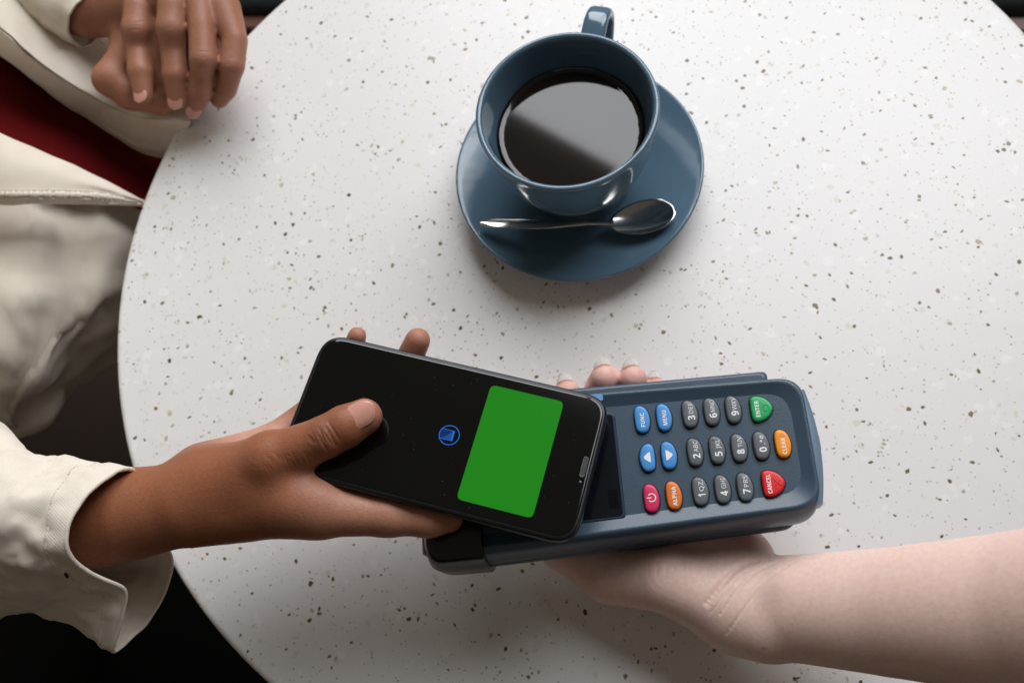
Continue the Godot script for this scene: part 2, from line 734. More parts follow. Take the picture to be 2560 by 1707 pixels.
func setting() -> void:
	var f := Builder.new()
	f.quad(Vector3(-3000, -730, -3000), Vector3(3000, -730, -3000), Vector3(3000, -730, 3000), Vector3(-3000, -730, 3000))
	var fm := bump(mat(rgb8(12, 10, 9), 0.8, 0.0, 0.2), noise_tex(0.02, 4), 0.02, 2.0)
	put("floor", f.mesh(Vector3.UP), fm).set_meta("kind", "structure")

	var bench := thing("bench", "dark padded bench with a brown wooden front rail beyond the table", "bench", Transform3D(Basis.IDENTITY, Vector3(0, -0.73, -0.641)))
	var seat := Builder.new()
	var list := []
	for s in [[0.0, 380.0], [0.0, 445.0], [4.0, 455.0], [12.0, 460.0]]:
		list.append(ring_at(outline(-1300 + s[0], 1300 - s[0], -230 + s[0], -230 + s[0], 226 - s[0], 226 - s[0], 30, 30), s[1]))
	seat.rings(list, [1])
	var lift := Transform3D(Basis(Vector3.UP, -0.118), Vector3.ZERO)
	bench.transform.basis = lift.basis
	put("seat", seat.mesh(), bump(mat(rgb8(44, 53, 55), 0.6), noise_tex(0.03, 6), 0.05, 6.0), bench)
	var rail := Builder.new()
	rail.box(Vector3(-1300, 400, 227), Vector3(1300, 442, 246), 3)
	put("front_rail", rail.mesh(), mat(rgb8(88, 50, 34), 0.45), bench)
	for x in [-1200.0, 0.0, 1200.0]:
		var leg := Builder.new()
		leg.box(Vector3(x - 25, 0, 180), Vector3(x + 25, 379, 226), 2)
		put("leg", leg.mesh(), mat(rgb8(40, 26, 20), 0.5), bench)

	var chair := thing("chair", "dark brown chair seat under the person in the cream jacket", "chair", Transform3D(Basis.IDENTITY, Vector3(-0.52, -0.73, -0.02)))
	var cs := Builder.new()
	list = []
	for q in [[8.0, 372.0], [0.0, 380.0], [0.0, 412.0], [5.0, 422.0], [16.0, 426.0]]:
		list.append(ring_at(outline(-210 + q[0], 215 - q[0], -175 + q[0], -165 + q[0], 170 - q[0], 160 - q[0], 50, 60), q[1]))
	cs.rings(list, [1])
	put("seat", cs.mesh(), mat(rgb8(58, 48, 42), 0.8, 0.0, 0.2), chair)
	for lx in [-170.0, 165.0]:
		for lz in [-130.0, 128.0]:
			var lg := Builder.new()
			lg.tube(PackedVector3Array([Vector3(lx * 1.08, 1, lz * 1.08), Vector3(lx, 371, lz)]), PackedFloat32Array([12.0, 17.0]), 16)
			put("leg", lg.mesh(), mat(rgb8(36, 28, 24), 0.5), chair)

	var table := thing("cafe_table", "round white terrazzo cafe table with brown and grey flecks", "table")
	var top := Builder.new()
	var prof := PackedVector2Array([Vector2(0, -24), Vector2(300, -24), Vector2(309, -22), Vector2(312, -18), Vector2(313, -12), Vector2(313, -5), Vector2(312.3, -2), Vector2(310.8, -0.5), Vector2(308.5, 0), Vector2(0, 0)])
	top.lathe(prof, 220)
	var tm := mat(Color.WHITE, 0.4, 0.0, 0.5)
	tm.albedo_texture = terrazzo_tex()
	put("tabletop", top.mesh(Vector3.ZERO, true), tm, table)
	var iron := mat(rgb8(24, 24, 25), 0.5, 0.3)
	var col := Builder.new()
	col.lathe(PackedVector2Array([Vector2(0, -700), Vector2(38, -700), Vector2(36, -60), Vector2(120, -40), Vector2(120, -25), Vector2(0, -25)]), 40)
	put("pedestal", col.mesh(), iron, table)
	var foot := Builder.new()
	foot.lathe(PackedVector2Array([Vector2(0, -729), Vector2(215, -729), Vector2(210, -718), Vector2(60, -698), Vector2(0, -698)]), 48)
	put("foot", foot.mesh(), iron, table)

# ---------------------------------------------------------------- cup, saucer, coffee, spoon

func crockery() -> void:
	var glaze := mat(rgb8(80, 106, 124), 0.13, 0.0, 0.5)
	glaze.clearcoat_enabled = true
	glaze.clearcoat = 0.3
	glaze.clearcoat_roughness = 0.04
	bump(glaze, noise_tex(0.008, 12), 0.012, 9.0)
	var sx := -4.4
	var sz := -52.8
	var sau := Builder.new()
	sau.lathe(curve2(PackedVector2Array([Vector2(0, 2), Vector2(34, 2), Vector2(38, 0.2), Vector2(41, 0.4), Vector2(44, 4), Vector2(58, 10), Vector2(71, 15.2), Vector2(76.4, 17.8), Vector2(77.6, 19.4), Vector2(77, 20.6), Vector2(75.4, 20.6), Vector2(70, 18.6), Vector2(58, 14), Vector2(46, 9.4), Vector2(38, 7.2), Vector2(33, 6.6), Vector2(30.5, 5.4), Vector2(28, 5), Vector2(0, 5)]), 4), 128)
	var saucer := put("saucer", sau.mesh(), glaze)
	saucer.position = Vector3(sx, 0, sz) * MM
	tag(saucer, "slate blue glazed saucer under the coffee cup", "saucer")

	var cup := thing("coffee_cup", "slate blue ceramic coffee cup full of black coffee", "cup", Transform3D(Basis.IDENTITY, Vector3(-5.6, 5.2, -55.4) * MM))
	var bowl := Builder.new()
	bowl.lathe(curve2(PackedVector2Array([Vector2(0, 1.5), Vector2(21, 1.5), Vector2(24, 0), Vector2(26.5, 0.4), Vector2(27.6, 3), Vector2(30, 8), Vector2(36.8, 16), Vector2(43, 27.5), Vector2(47.4, 41), Vector2(50.2, 57), Vector2(51.7, 70), Vector2(52.4, 73.6), Vector2(52.6, 75.3), Vector2(51.6, 76.4), Vector2(50, 76.3), Vector2(48.8, 74.8), Vector2(47.6, 70), Vector2(45, 57), Vector2(41.2, 42), Vector2(36, 28), Vector2(29, 16), Vector2(20, 8), Vector2(0, 5)]), 5), 144)
	put("bowl", bowl.mesh(), glaze, cup)
	# handle: a flat strap that leaves the far side near the rim and bends down
	var strap := Builder.new()
	var path := curve(PackedVector3Array([Vector3(13.5, 62, -45), Vector3(16, 66, -56), Vector3(18.5, 67.5, -66), Vector3(21, 64, -74.5), Vector3(22, 54, -77.5), Vector3(20.8, 42, -72), Vector3(18, 32, -60), Vector3(13, 27, -47), Vector3(9, 25, -35)]), 6)
	var rads := PackedFloat32Array()
	for i in path.size():
		rads.append(lerpf(7.6, 6.4, float(i) / path.size()))
	var turned := []
	for i in path.size():
		var t := (path[mini(i + 1, path.size() - 1)] - path[maxi(i - 1, 0)]).normalized()
		var s := Vector3(1, 0, 0.28).normalized()
		var u := s.cross(t).normalized()
		var ring := PackedVector3Array()
		for k in 20:
			var a := TAU * k / 20.0
			var cx := signf(cos(a)) * pow(absf(cos(a)), 0.55)
			var cy := signf(sin(a)) * pow(absf(sin(a)), 0.75)
			ring.append(path[i] + s * cx * rads[i] + u * cy * 3.1)
		turned.append(ring)
	strap.rings(turned, [1])
	put("handle", strap.mesh(), glaze, cup)

	var cof := Builder.new()
	cof.lathe(PackedVector2Array([Vector2(0, 0), Vector2(36, 0.0), Vector2(39, 0.0), Vector2(40.6, 0.03), Vector2(41.9, 0.25), Vector2(42.6, 0.8), Vector2(43.0, 1.6)]), 96)
	var cm := mat(rgb8(27, 22, 19), 0.05, 0.0, 0.48)
	var coffee := put("coffee", cof.mesh(Vector3.UP), cm)
	coffee.position = Vector3(-5.6, 58.2, -55.4) * MM
	tag(coffee, "black coffee filling the blue cup, reflecting a bright window", "coffee")

	# teaspoon on the saucer, in front of the cup
	var steel := mat(rgb8(196, 196, 194), 0.15, 1.0)
	var tip := Vector3(-64.8, 24.0, -16.7)
	var neck := Vector3(12.6, 19.6, -13.1)
	var mid := Vector3(-25.7, 22.0, -13.9)
	var bowl_l := Vector3(13.9, 19.0, -12.4)
	var bowl_r := Vector3(53.6, 23.5, -17.0)
	var spoon := thing("teaspoon", "shiny steel teaspoon lying on the blue saucer in front of the cup", "spoon", Transform3D(Basis.IDENTITY, (bowl_l) * MM))
	var o := bowl_l
	var h := Builder.new()
	var hp := curve(PackedVector3Array([tip - o, Vector3(-56.3, 24.4, -15.7) - o, Vector3(-38.9, 23.6, -14.3) - o, mid - o, Vector3(-12.5, 20.6, -13.9) - o, Vector3(0.7, 20.0, -13.8) - o, neck - o, (bowl_l - o) + (bowl_r - bowl_l) * 0.06]), 6)
	var widths := [1.5, 4.3, 4.7, 3.8, 2.3, 1.5, 1.5, 2.6]
	var list := []
	for i in hp.size():
		var t := (hp[mini(i + 1, hp.size() - 1)] - hp[maxi(i - 1, 0)]).normalized()
		var s := t.cross(Vector3.UP).normalized()
		var u := s.cross(t).normalized()
		var bank := -0.4 * smoothstep(5.0, 2.0, float(i) / 6.0)
		s = s.rotated(t, bank)
		u = u.rotated(t, bank)
		var fi := float(i) / 6.0
		var w: float = lerpf(widths[mini(int(fi), 7)], widths[mini(int(fi) + 1, 7)], fi - int(fi))
		var ring := PackedVector3Array()
		for k in 16:
			var a := TAU * k / 16.0
			ring.append(hp[i] + s * cos(a) * w + u * (sin(a) * 0.85 - 0.25 * cos(a) * cos(a) * 0.0))
		list.append(ring)
	h.rings(list, [1])
	put("handle", h.mesh(), steel, spoon)
	var b := Builder.new()
	var ax := bowl_r - bowl_l
	var len_ := ax.length()
	var fx := ax / len_
	var sd := fx.cross(Vector3.UP).normalized()
	sd = (sd + Vector3.UP * 0.18).normalized()
	var up := sd.cross(fx).normalized()
	var topr := []
	var lowr := []
	for j in 15:
		var rr := j / 14.0
		var ra := PackedVector3Array()
		var rb := PackedVector3Array()
		for k in 48:
			var a := TAU * k / 48.0
			var ex := cos(a)
			var wv := sin(a) * (12.4 + 1.3 * ex)
			var p := fx * (len_ * 0.5 + ex * len_ * 0.5 * rr) + sd * wv * rr
			var dep := 4.8 * (1.0 - pow(rr, 2.2))
			ra.append(p - up * dep)
			rb.append(p - up * (dep + (0.9 if j < 14 else 0.35)))
		topr.append(ra)
		lowr.append(rb)
	topr.reverse()
	topr.append_array(lowr)
	topr.reverse()
	topr.append(topr[0])
	b.rings(topr, [1], false, false)
	put("bowl", b.mesh(up), steel, spoon)

# ---------------------------------------------------------------- card terminal

func key_shape(wide_key: bool, mirrored: bool) -> PackedVector2Array:
	var p := PackedVector2Array([Vector2(-3.3, -3.6), Vector2(-2.3, -6.2), Vector2(-0.2, -6.7), Vector2(2.2, -5.0), Vector2(3.5, -1.0), Vector2(3.3, 3.0), Vector2(1.9, 6.0), Vector2(-0.5, 6.7), Vector2(-2.6, 5.6), Vector2(-3.3, 2.8)])
	if wide_key:
		p = PackedVector2Array([Vector2(-4.5, -3.6), Vector2(-3.5, -5.9), Vector2(-0.6, -6.1), Vector2(2.8, -4.4), Vector2(5.1, -1.3), Vector2(5.1, 1.3), Vector2(2.8, 4.4), Vector2(-0.4, 6.0), Vector2(-3.4, 5.9), Vector2(-4.5, 3.6)])
	var o := curve2(p, 4, true)
	for i in o.size():
		o[i] *= Vector2(1.06, 1.03)
	if mirrored:
		for i in o.size():
			o[i].x = -o[i].x
		o.reverse()
	return o

func terminal(fine: Texture2D) -> void:
	var at := Transform3D(Basis(Vector3(0.9976, -0.0119, -0.0676), Vector3(0.0136, 0.9996, 0.0242), Vector3(0.0673, -0.025, 0.9974)), Vector3(64.33, 78.78, 145.83) * MM)
	var t := thing("card_terminal", "slate blue handheld card payment terminal with coloured keys", "card terminal", at)
	var shell := bump(mat(rgb8(58, 77, 93), 0.34, 0.0, 0.5), fine, 0.006, 40.0)
	var dark := mat(rgb8(12, 13, 15), 0.22)
	var b := Builder.new()
	var list := []
	for s in [
		[-146.0, 44.0, -37.0, -32.0, 42.5, 34.5, -21.0],
		[-147.0, 45.6, -38.4, -33.4, 43.6, 36.0, -19.0],
		[-147.0, 45.8, -38.6, -33.6, 43.6, 36.0, -12.0],
		[-146.0, 45.8, -38.2, -33.4, 42.0, 34.8, -4.0],
		[-145.0, 45.6, -37.6, -32.6, 40.2, 32.6, 0.9],
		[-144.4, 45.0, -37.0, -31.9, 38.8, 31.4, 2.3],
		[-144.0, 44.2, -36.2, -31.1, 37.9, 30.6, 2.6],
		[-143.5, 43.4, -35.4, -30.3, 37.2, 29.9, 2.4],
		[-142.0, 38.7, -30.2, -26.2, 31.6, 24.6, 0.2],
		[-141.7, 38.2, -29.6, -25.7, 31.0, 24.1, 0.0],
	]:
		list.append(ring_at(outline(s[0], s[1], s[2], s[3], s[4], s[5], 16, 13, 10), s[6]))
	b.rings(list, [1, 1, 1, 1, 1, 1, 1, 2, 2])
	put("body", b.mesh(), shell, t)
	var base := Builder.new()
	list = []
	for s in [[-136.0, 28.0, -34.0, -28.0, 36.0, 31.0, -40.0], [-141.0, 34.0, -38.0, -32.0, 41.0, 35.0, -36.0], [-143.0, 37.0, -40.0, -34.0, 43.5, 37.5, -28.0], [-143.0, 37.0, -40.0, -34.0, 43.5, 37.5, -23.0], [-142.0, 36.0, -39.0, -33.0, 42.3, 36.3, -21.5]]:
		list.append(ring_at(outline(s[0], s[1], s[2], s[3], s[4], s[5], 14, 10), s[6]))
	base.rings(list, [1])
	put("base_shell", base.mesh(), bump(mat(rgb8(50, 66, 82), 0.4), fine, 0.006, 40.0), t)
	# printer cover at the head of the handset
	var cover := Builder.new()
	list = []
	for s in [[-144.0, -118.0, -37.0, -37.0, 41.5, 42.5, -38.0], [-149.0, -118.0, -41.0, -41.0, 45.0, 45.0, -30.0], [-149.5, -118.0, -41.6, -41.6, 45.2, 44.6, -14.0], [-148.0, -118.0, -40.4, -40.4, 42.6, 42.6, -1.0], [-145.0, -118.0, -38.0, -38.0, 39.2, 39.2, 5.4], [-142.0, -118.4, -36.0, -36.0, 37.0, 37.0, 6.0]]:
		list.append(ring_at(outline(s[0], s[1], s[2], s[3], s[4], s[5], 12, 1.2), s[6]))
	cover.rings(list, [1])
	var cover_o := put("printer_cover", cover.mesh(), dark, t)
	cover_o.set_meta("label", "black printer cover at the head of the terminal")
	var plate := Builder.new()
	plate.box(Vector3(-150.6, -26, 18), Vector3(-149.2, -8, 36), 0.5)
	put("label_plate", plate.mesh(), mat(rgb8(190, 192, 190), 0.5), t)
	letter("H F", Vector3(-150.75, -17, 27), 5.0, 14.0, dark, t, Basis(Vector3(0, 0, -1), Vector3(0, -1, 0), Vector3(-1, 0, 0)))
	# ledge along the far side and the card slot cap at the foot
	var ledge := Builder.new()
	list = []
	for s in [[1.2, -17.0], [0.0, -15.5], [0.0, -9.0], [0.8, -7.6], [2.0, -7.2]]:
		list.append(ring_at(outline(-112 + s[0], 31 - s[0], -42.6 + s[0], -40.2 + s[0], -35, -31, 1.5, 3), s[1]))
	ledge.rings(list, [1])
	put("side_rail", ledge.mesh(), shell, t)
	var cap := Builder.new()
	list = []
	for i in 25:
		var k := i / 24.0
		var v := lerpf(-28.5, 29.5, k)
		var u := 48.0 + 3.4 * (1.0 - pow(k * 2.0 - 1.0, 2.0)) - 0.8 * k
		list.append(PackedVector3Array([Vector3(u - 7, -20, v), Vector3(u - 0.5, -20, v), Vector3(u, -19, v), Vector3(u, -9.0, v), Vector3(u - 0.6, -8, v), Vector3(u - 7, -6.5, v)]))
	cap.rings(list, [1])
	var cap_o := put("card_slot_cap", cap.mesh(), mat(rgb8(104, 126, 144), 0.3), t)
	var lg := Builder.new()
	lg.box(Vector3(50.6, -16.5, -4.5), Vector3(51.35, -10.0, -3.9))
	lg.box(Vector3(50.6, -16.5, -1.2), Vector3(51.35, -10.0, -0.6))
	lg.box(Vector3(50.6, -10.6, -4.5), Vector3(51.35, -10.0, 2.2))
	put("embossed_mark", lg.mesh(), shell, cap_o)
	# display
	var scr := Builder.new()
	scr.rings([ring_at(outline(-110, -47.6, -25.6, -24.6, 30.4, 28.8, 2.5, 2.5), 0.02), ring_at(outline(-110, -47.6, -25.6, -24.6, 30.4, 28.8, 2.5, 2.5), 0.5), ring_at(outline(-109.4, -48.2, -25.0, -24.0, 29.8, 28.2, 2.5, 2.5), 0.75)], [1], false, true)
	var scr_o := put("screen_bezel", scr.mesh(), mat(rgb8(38, 50, 64), 0.3), t)
	var gl := Builder.new()
	gl.rings([ring_at(outline(-108.5, -48.9, -24.2, -23.2, 29.0, 27.4, 2, 2), 0.76), ring_at(outline(-108.5, -48.9, -24.2, -23.2, 29.0, 27.4, 2, 2), 0.95)], [1], false, true)
	put("screen", gl.mesh(), mat(rgb8(14, 20, 27), 0.1), scr_o)
	var win := Builder.new()
	win.box(Vector3(-55.2, 0.95, 14.5), Vector3(-50.4, 1.05, 23.5))
	put("sensor_window", win.mesh(), mat(rgb8(6, 9, 14), 0.08), scr_o)
	var st := Builder.new()
	st.rings([ring_at(outline(-72, -52.6, -34.3, -33.9, -31.0, -30.6, 1, 1), 0.4), ring_at(outline(-72, -52.6, -34.3, -33.9, -31.0, -30.6, 1, 1), 2.8)], [1], false, true)
	put("blue_tab", st.mesh(), mat(rgb8(94, 150, 204), 0.4), t)

	# keys
	var white := mat(rgb8(236, 236, 236), 0.6)
	var well := mat(rgb8(14, 18, 24), 0.7)
	var blue := Color8(64, 140, 208)
	var grey := Color8(92, 98, 103)
	var px := 10.65
	var pz := 19.37
	var keys := [
		["func_key", -34.4, -19.1, blue, "FUNC"], ["menu_key", -23.5, -19.0, blue, "MENU"],
		["arrow_up_key", -34.0, 0.5, blue, "<"], ["arrow_down_key", -23.5, 0.4, blue, ">"],
		["power_key", -34.4, 20.5, Color8(205, 34, 88), "power"], ["alpha_key", -23.5, 20.2, Color8(214, 112, 30), "ALPHA"],
		["number_key", -px, -pz, grey, "3DEF"], ["number_key", 0.0, -pz, grey, "6MNO"], ["number_key", px, -pz, grey, "9WXY"],
		["number_key", -px, 0.0, grey, "2ABC"], ["number_key", 0.0, 0.0, grey, "5JKL"], ["number_key", px, 0.0, grey, "8TUV"], ["number_key", px * 2, 0.0, grey, "0,*#"],
		["number_key", -px, pz, grey, "1QZ."], ["number_key", 0.0, pz, grey, "4GHI"], ["number_key", px, pz, grey, "7PRS"],
		["enter_key", 23.9, -18.4, Color8(24, 164, 92), "ENTER"], ["clear_key", 31.6, 0.1, Color8(238, 146, 16), "CLEAR"], ["cancel_key", 23.9, 18.9, Color8(216, 30, 34), "CANCEL"],
	]
	var mats := {}
	for k in keys:
		var wide: bool = k[0] in ["enter_key", "cancel_key"]
		var o := key_shape(wide, k[0] == "arrow_up_key")
		if not mats.has(k[3]):
			var m := mat(k[3], 0.42)
			mats[k[3]] = bump(m, fine, 0.003, 60.0)
		var kb := Builder.new()
		kb.rings([ring_at(scaled(o, 1.0), 0.1), ring_at(scaled(o, 1.0), 1.5), ring_at(scaled(o, 0.97), 2.0), ring_at(scaled(o, 0.9), 2.32), ring_at(scaled(o, 0.75), 2.46), ring_at(scaled(o, 0.4), 2.52)], [1], false, true)
		var ko := put(k[0], kb.mesh(), mats[k[3]], t)
		ko.position = Vector3(k[1], 0, k[2]) * MM
		var wb := Builder.new()
		wb.rings([ring_at(scaled(o, 1.0, 0.75), 0.0), ring_at(scaled(o, 1.0, 0.75), 0.08)], [1], false, true)
		put("key_well", wb.mesh(), well, ko)
		var y := 2.53
		match k[4]:
			"<", ">":
				var s := 1.0 if k[4] == ">" else -1.0
				var tr := PackedVector2Array([Vector2(-1.5 * s, -2.5), Vector2(-0.6 * s, -2.4), Vector2(1.7 * s, -0.5), Vector2(1.7 * s, 0.5), Vector2(-0.6 * s, 2.4), Vector2(-1.5 * s, 2.5)])
				var ab := Builder.new()
				ab.rings([ring_at(tr, 2.4), ring_at(tr, 2.66)], [-1])
				put("arrow_mark", ab.mesh(), white, ko)
			"power":
				var pb := Builder.new()
				var arc := PackedVector3Array()
				for i in 25:
					var a := lerpf(-2.4, 2.4, i / 24.0)
					arc.append(Vector3(cos(a) * 1.9 + 0.1, 2.5, sin(a) * 1.9))
				pb.tube(arc, PackedFloat32Array([0.28]), 8, 0.6)
				pb.tube(PackedVector3Array([Vector3(-2.3, 2.5, 0), Vector3(0.0, 2.5, 0)]), PackedFloat32Array([0.28]), 8, 0.6)
				put("power_mark", pb.mesh(), white, ko)
			"FUNC", "MENU", "ALPHA", "CLEAR":
				var longs := {"FUNC": 7.2, "MENU": 7.6, "ALPHA": 9.4, "CLEAR": 8.2}
				letter(k[4], Vector3(0.15, y, 0.5 if k[4] != "CLEAR" else 1.4), 2.0, longs[k[4]], white, ko)
				if k[4] == "CLEAR":
					var vb := Builder.new()
					vb.tube(PackedVector3Array([Vector3(-1.0, 2.42, -3.6), Vector3(0.3, 2.42, -5.0), Vector3(1.2, 2.42, -3.4), Vector3(-0.6, 2.42, -3.5)]), PackedFloat32Array([0.25]), 6)
					put("raised_mark", vb.mesh(), mats[k[3]], ko)
			"ENTER", "CANCEL":
				letter(k[4], Vector3(-1.9, y, 0.2), 2.0, 8.2 if k[4] == "ENTER" else 9.2, white, ko)
				var mb := Builder.new()
				if k[4] == "ENTER":
					var ring := PackedVector3Array()
					for i in 24:
						ring.append(Vector3(2.3 + cos(TAU * i / 24.0) * 1.3, 2.4, sin(TAU * i / 24.0) * 1.6))
					mb.tube(ring, PackedFloat32Array([0.32]), 8, 1.0, Vector3.UP, true)
				else:
					mb.tube(PackedVector3Array([Vector3(0.8, 2.4, -1.5), Vector3(3.6, 2.35, 1.5)]), PackedFloat32Array([0.36]), 8)
					mb.tube(PackedVector3Array([Vector3(0.8, 2.4, 1.5), Vector3(3.6, 2.35, -1.5)]), PackedFloat32Array([0.36]), 8)
				put("raised_mark", mb.mesh(), mats[k[3]], ko)
			_:
				var txt: String = k[4]
				letter(txt.substr(0, 1), Vector3(0.45, y, 2.2), 3.5, 2.3 if txt[0] != "1" else 1.3, white, ko)
				letter(txt.substr(1), Vector3(0.55, y, -2.6), 2.1, {"WXY": 6.2, "MNO": 5.9, "JKL": 4.8, "TUV": 5.2, "GHI": 4.9, ",*#": 4.6}.get(txt.substr(1), 5.5), white, ko, READS_UP, light)
				if txt[0] == "5":
					for z in [-5.0, 5.2]:
						var db := Builder.new()
						db.lathe(PackedVector2Array([Vector2(0.55, 0), Vector2(0.45, 0.3), Vector2(0.2, 0.45), Vector2(0, 0.48)]), 12, Vector3(-1.2 if z < 0 else -1.6, 2.32, z))
						put("locating_dot", db.mesh(Vector3.UP), mats[k[3]], ko)

# ---------------------------------------------------------------- phone

func phone(fine: Texture2D) -> void:
	var at := Transform3D(Basis(Vector3(0.9629, -0.0695, 0.2608), Vector3(0.0943, 0.992, -0.0839), Vector3(-0.2528, 0.1054, 0.9618)).orthonormalized(), Vector3(-67.5, 101.0, 138.9) * MM)
	var p := thing("smartphone", "black smartphone showing a green card on its screen", "smartphone", at)
	var fr := Builder.new()
	var list := []
	for s in [[4.2, -4.1], [2.4, -4.0], [1.0, -3.2], [0.25, -2.0], [0.0, -0.6], [0.0, 1.6], [0.25, 2.7], [0.7, 3.4], [1.3, 3.85], [2.0, 3.95]]:
		var i: float = s[0]
		list.append(ring_at(outline(-75.4 + i, 75.4 - i, -37.8 + i, -37.8 + i, 37.8 - i, 37.8 - i, 14.5 - i, 14.5 - i, 14), s[1]))
	fr.rings(list, [1])
	put("frame", fr.mesh(), mat(rgb8(38, 40, 43), 0.28, 0.55), p)
	var gl := Builder.new()
	list = []
	for s in [[2.1, 3.7], [2.1, 4.0], [2.5, 4.2], [3.2, 4.28]]:
		var i: float = s[0]
		list.append(ring_at(outline(-75.4 + i, 75.4 - i, -37.8 + i, -37.8 + i, 37.8 - i, 37.8 - i, 14.0 - i, 14.0 - i, 14), s[1]))
	gl.rings(list, [1], false, true)
	var glass := mat(rgb8(8, 9, 9), 0.07, 0.0, 0.5)
	var g := put("screen_glass", gl.mesh(), glass, p)
	var card := Builder.new()
	card.rings([ring_at(outline(15.8, 53.0, -29.9, -29.9, 30.3, 30.3, 3.2, 3.2), 4.25), ring_at(outline(15.8, 53.0, -29.9, -29.9, 30.3, 30.3, 3.2, 3.2), 4.32)], [1], false, true)
	var gm := mat(rgb8(14, 66, 12), 0.07)
	gm.emission_enabled = true
	gm.emission = rgb8(22, 108, 18)
	gm.emission_energy_multiplier = 1.1
	put("green_card", card.mesh(), gm, g)
	var bm := mat(rgb8(10, 40, 90), 0.1)
	bm.emission_enabled = true
	bm.emission = rgb8(30, 110, 205)
	bm.emission_energy_multiplier = 0.8
	var bd := mat(rgb8(8, 20, 50), 0.1)
	bd.emission_enabled = true
	bd.emission = rgb8(14, 42, 92)
	bd.emission_energy_multiplier = 0.8
	var ring := Builder.new()
	var circ := []
	for r in [[4.7, 4.26], [4.7, 4.32], [5.15, 4.32], [5.15, 4.26]]:
		var q := PackedVector3Array()
		for k in 48:
			q.append(Vector3(3.3 + cos(TAU * k / 48.0) * r[0], r[1], 0.6 + sin(TAU * k / 48.0) * r[0]))
		circ.append(q)
	ring.rings(circ, [-1], false, false)
	put("icon_ring", ring.mesh(Vector3.UP), bm, g)
	var ic := Builder.new()
	ic.box(Vector3(-1.0, 4.26, -2.05), Vector3(5.2, 4.33, -1.75))
	ic.box(Vector3(-1.0, 4.26, 2.95), Vector3(5.2, 4.33, 3.25))
	ic.box(Vector3(4.5, 4.26, -2.05), Vector3(5.5, 4.335, 3.25))
	put("icon_phone", ic.mesh(), bm, g)
	var id := Builder.new()
	id.box(Vector3(-1.2, 4.26, -1.75), Vector3(4.5, 4.30, 2.95))
	put("icon_screen", id.mesh(), bd, g)
	var bl := mat(rgb8(10, 30, 70), 0.1)
	bl.emission_enabled = true
	bl.emission = rgb8(24, 74, 150)
	bl.emission_energy_multiplier = 0.8
	var it := Builder.new()
	it.tri(Vector3(0.2, 4.312, 2.95), Vector3(4.5, 4.312, -1.4), Vector3(4.5, 4.312, 2.95), -1)
	put("icon_shine", it.mesh(Vector3.UP), bl, g)
	# speaker slot, camera dot, dust
	var sp := Builder.new()
	sp.rings([ring_at(outline(69.0, 71.6, -5.2, -5.2, 5.2, 5.2, 1.28, 1.28), 4.26), ring_at(outline(69.0, 71.6, -5.2, -5.2, 5.2, 5.2, 1.28, 1.28), 4.42), ring_at(outline(69.35, 71.25, -4.85, -4.85, 4.85, 4.85, 0.95, 0.95), 4.42), ring_at(outline(69.35, 71.25, -4.85, -4.85, 4.85, 4.85, 0.95, 0.95), 4.3)], [1], false, false)
	var spo := put("speaker_slot", sp.mesh(Vector3.UP), mat(rgb8(90, 92, 94), 0.3, 0.8), g)
	var me := Builder.new()
	me.rings([ring_at(outline(69.35, 71.25, -4.85, -4.85, 4.85, 4.85, 0.95, 0.95), 4.28), ring_at(outline(69.35, 71.25, -4.85, -4.85, 4.85, 4.85, 0.95, 0.95), 4.32)], [1], false, true)
	put("speaker_mesh", me.mesh(), mat(rgb8(30, 31, 32), 0.6), spo)
	var cl := Builder.new()
	cl.lathe(PackedVector2Array([Vector2(0.8, 4.26), Vector2(0.7, 4.34), Vector2(0, 4.36)]), 20, Vector3(70.3, 0, 7.8))
	put("front_camera", cl.mesh(Vector3.UP), mat(rgb8(18, 30, 52), 0.05), g)
	var rng := RandomNumberGenerator.new()
	rng.seed = 8
	var du := Builder.new()
	for i in 70:
		var c := Vector3(rng.randf_range(-70, 70), 4.33, rng.randf_range(-34, 34))
		var s := rng.randf_range(0.08, 0.26)
		var a := rng.randf() * TAU
		var e := Vector3(cos(a), 0, sin(a)) * s
		var f := Vector3(-e.z, 0, e.x) * rng.randf_range(0.3, 0.9)
		du.quad(c + e, c + f, c - e, c - f, -1)
	put("dust", du.mesh(Vector3.UP), mat(rgb8(84, 84, 82), 0.9), g).set_meta("kind", "stuff")
	var sb := Builder.new()
	sb.box(Vector3(28, -1.2, -38.15), Vector3(46, 1.2, -37.5), 0.25)
	put("side_button", sb.mesh(), mat(rgb8(40, 42, 45), 0.28, 0.55), p)

# ---------------------------------------------------------------- the person in the cream jacket

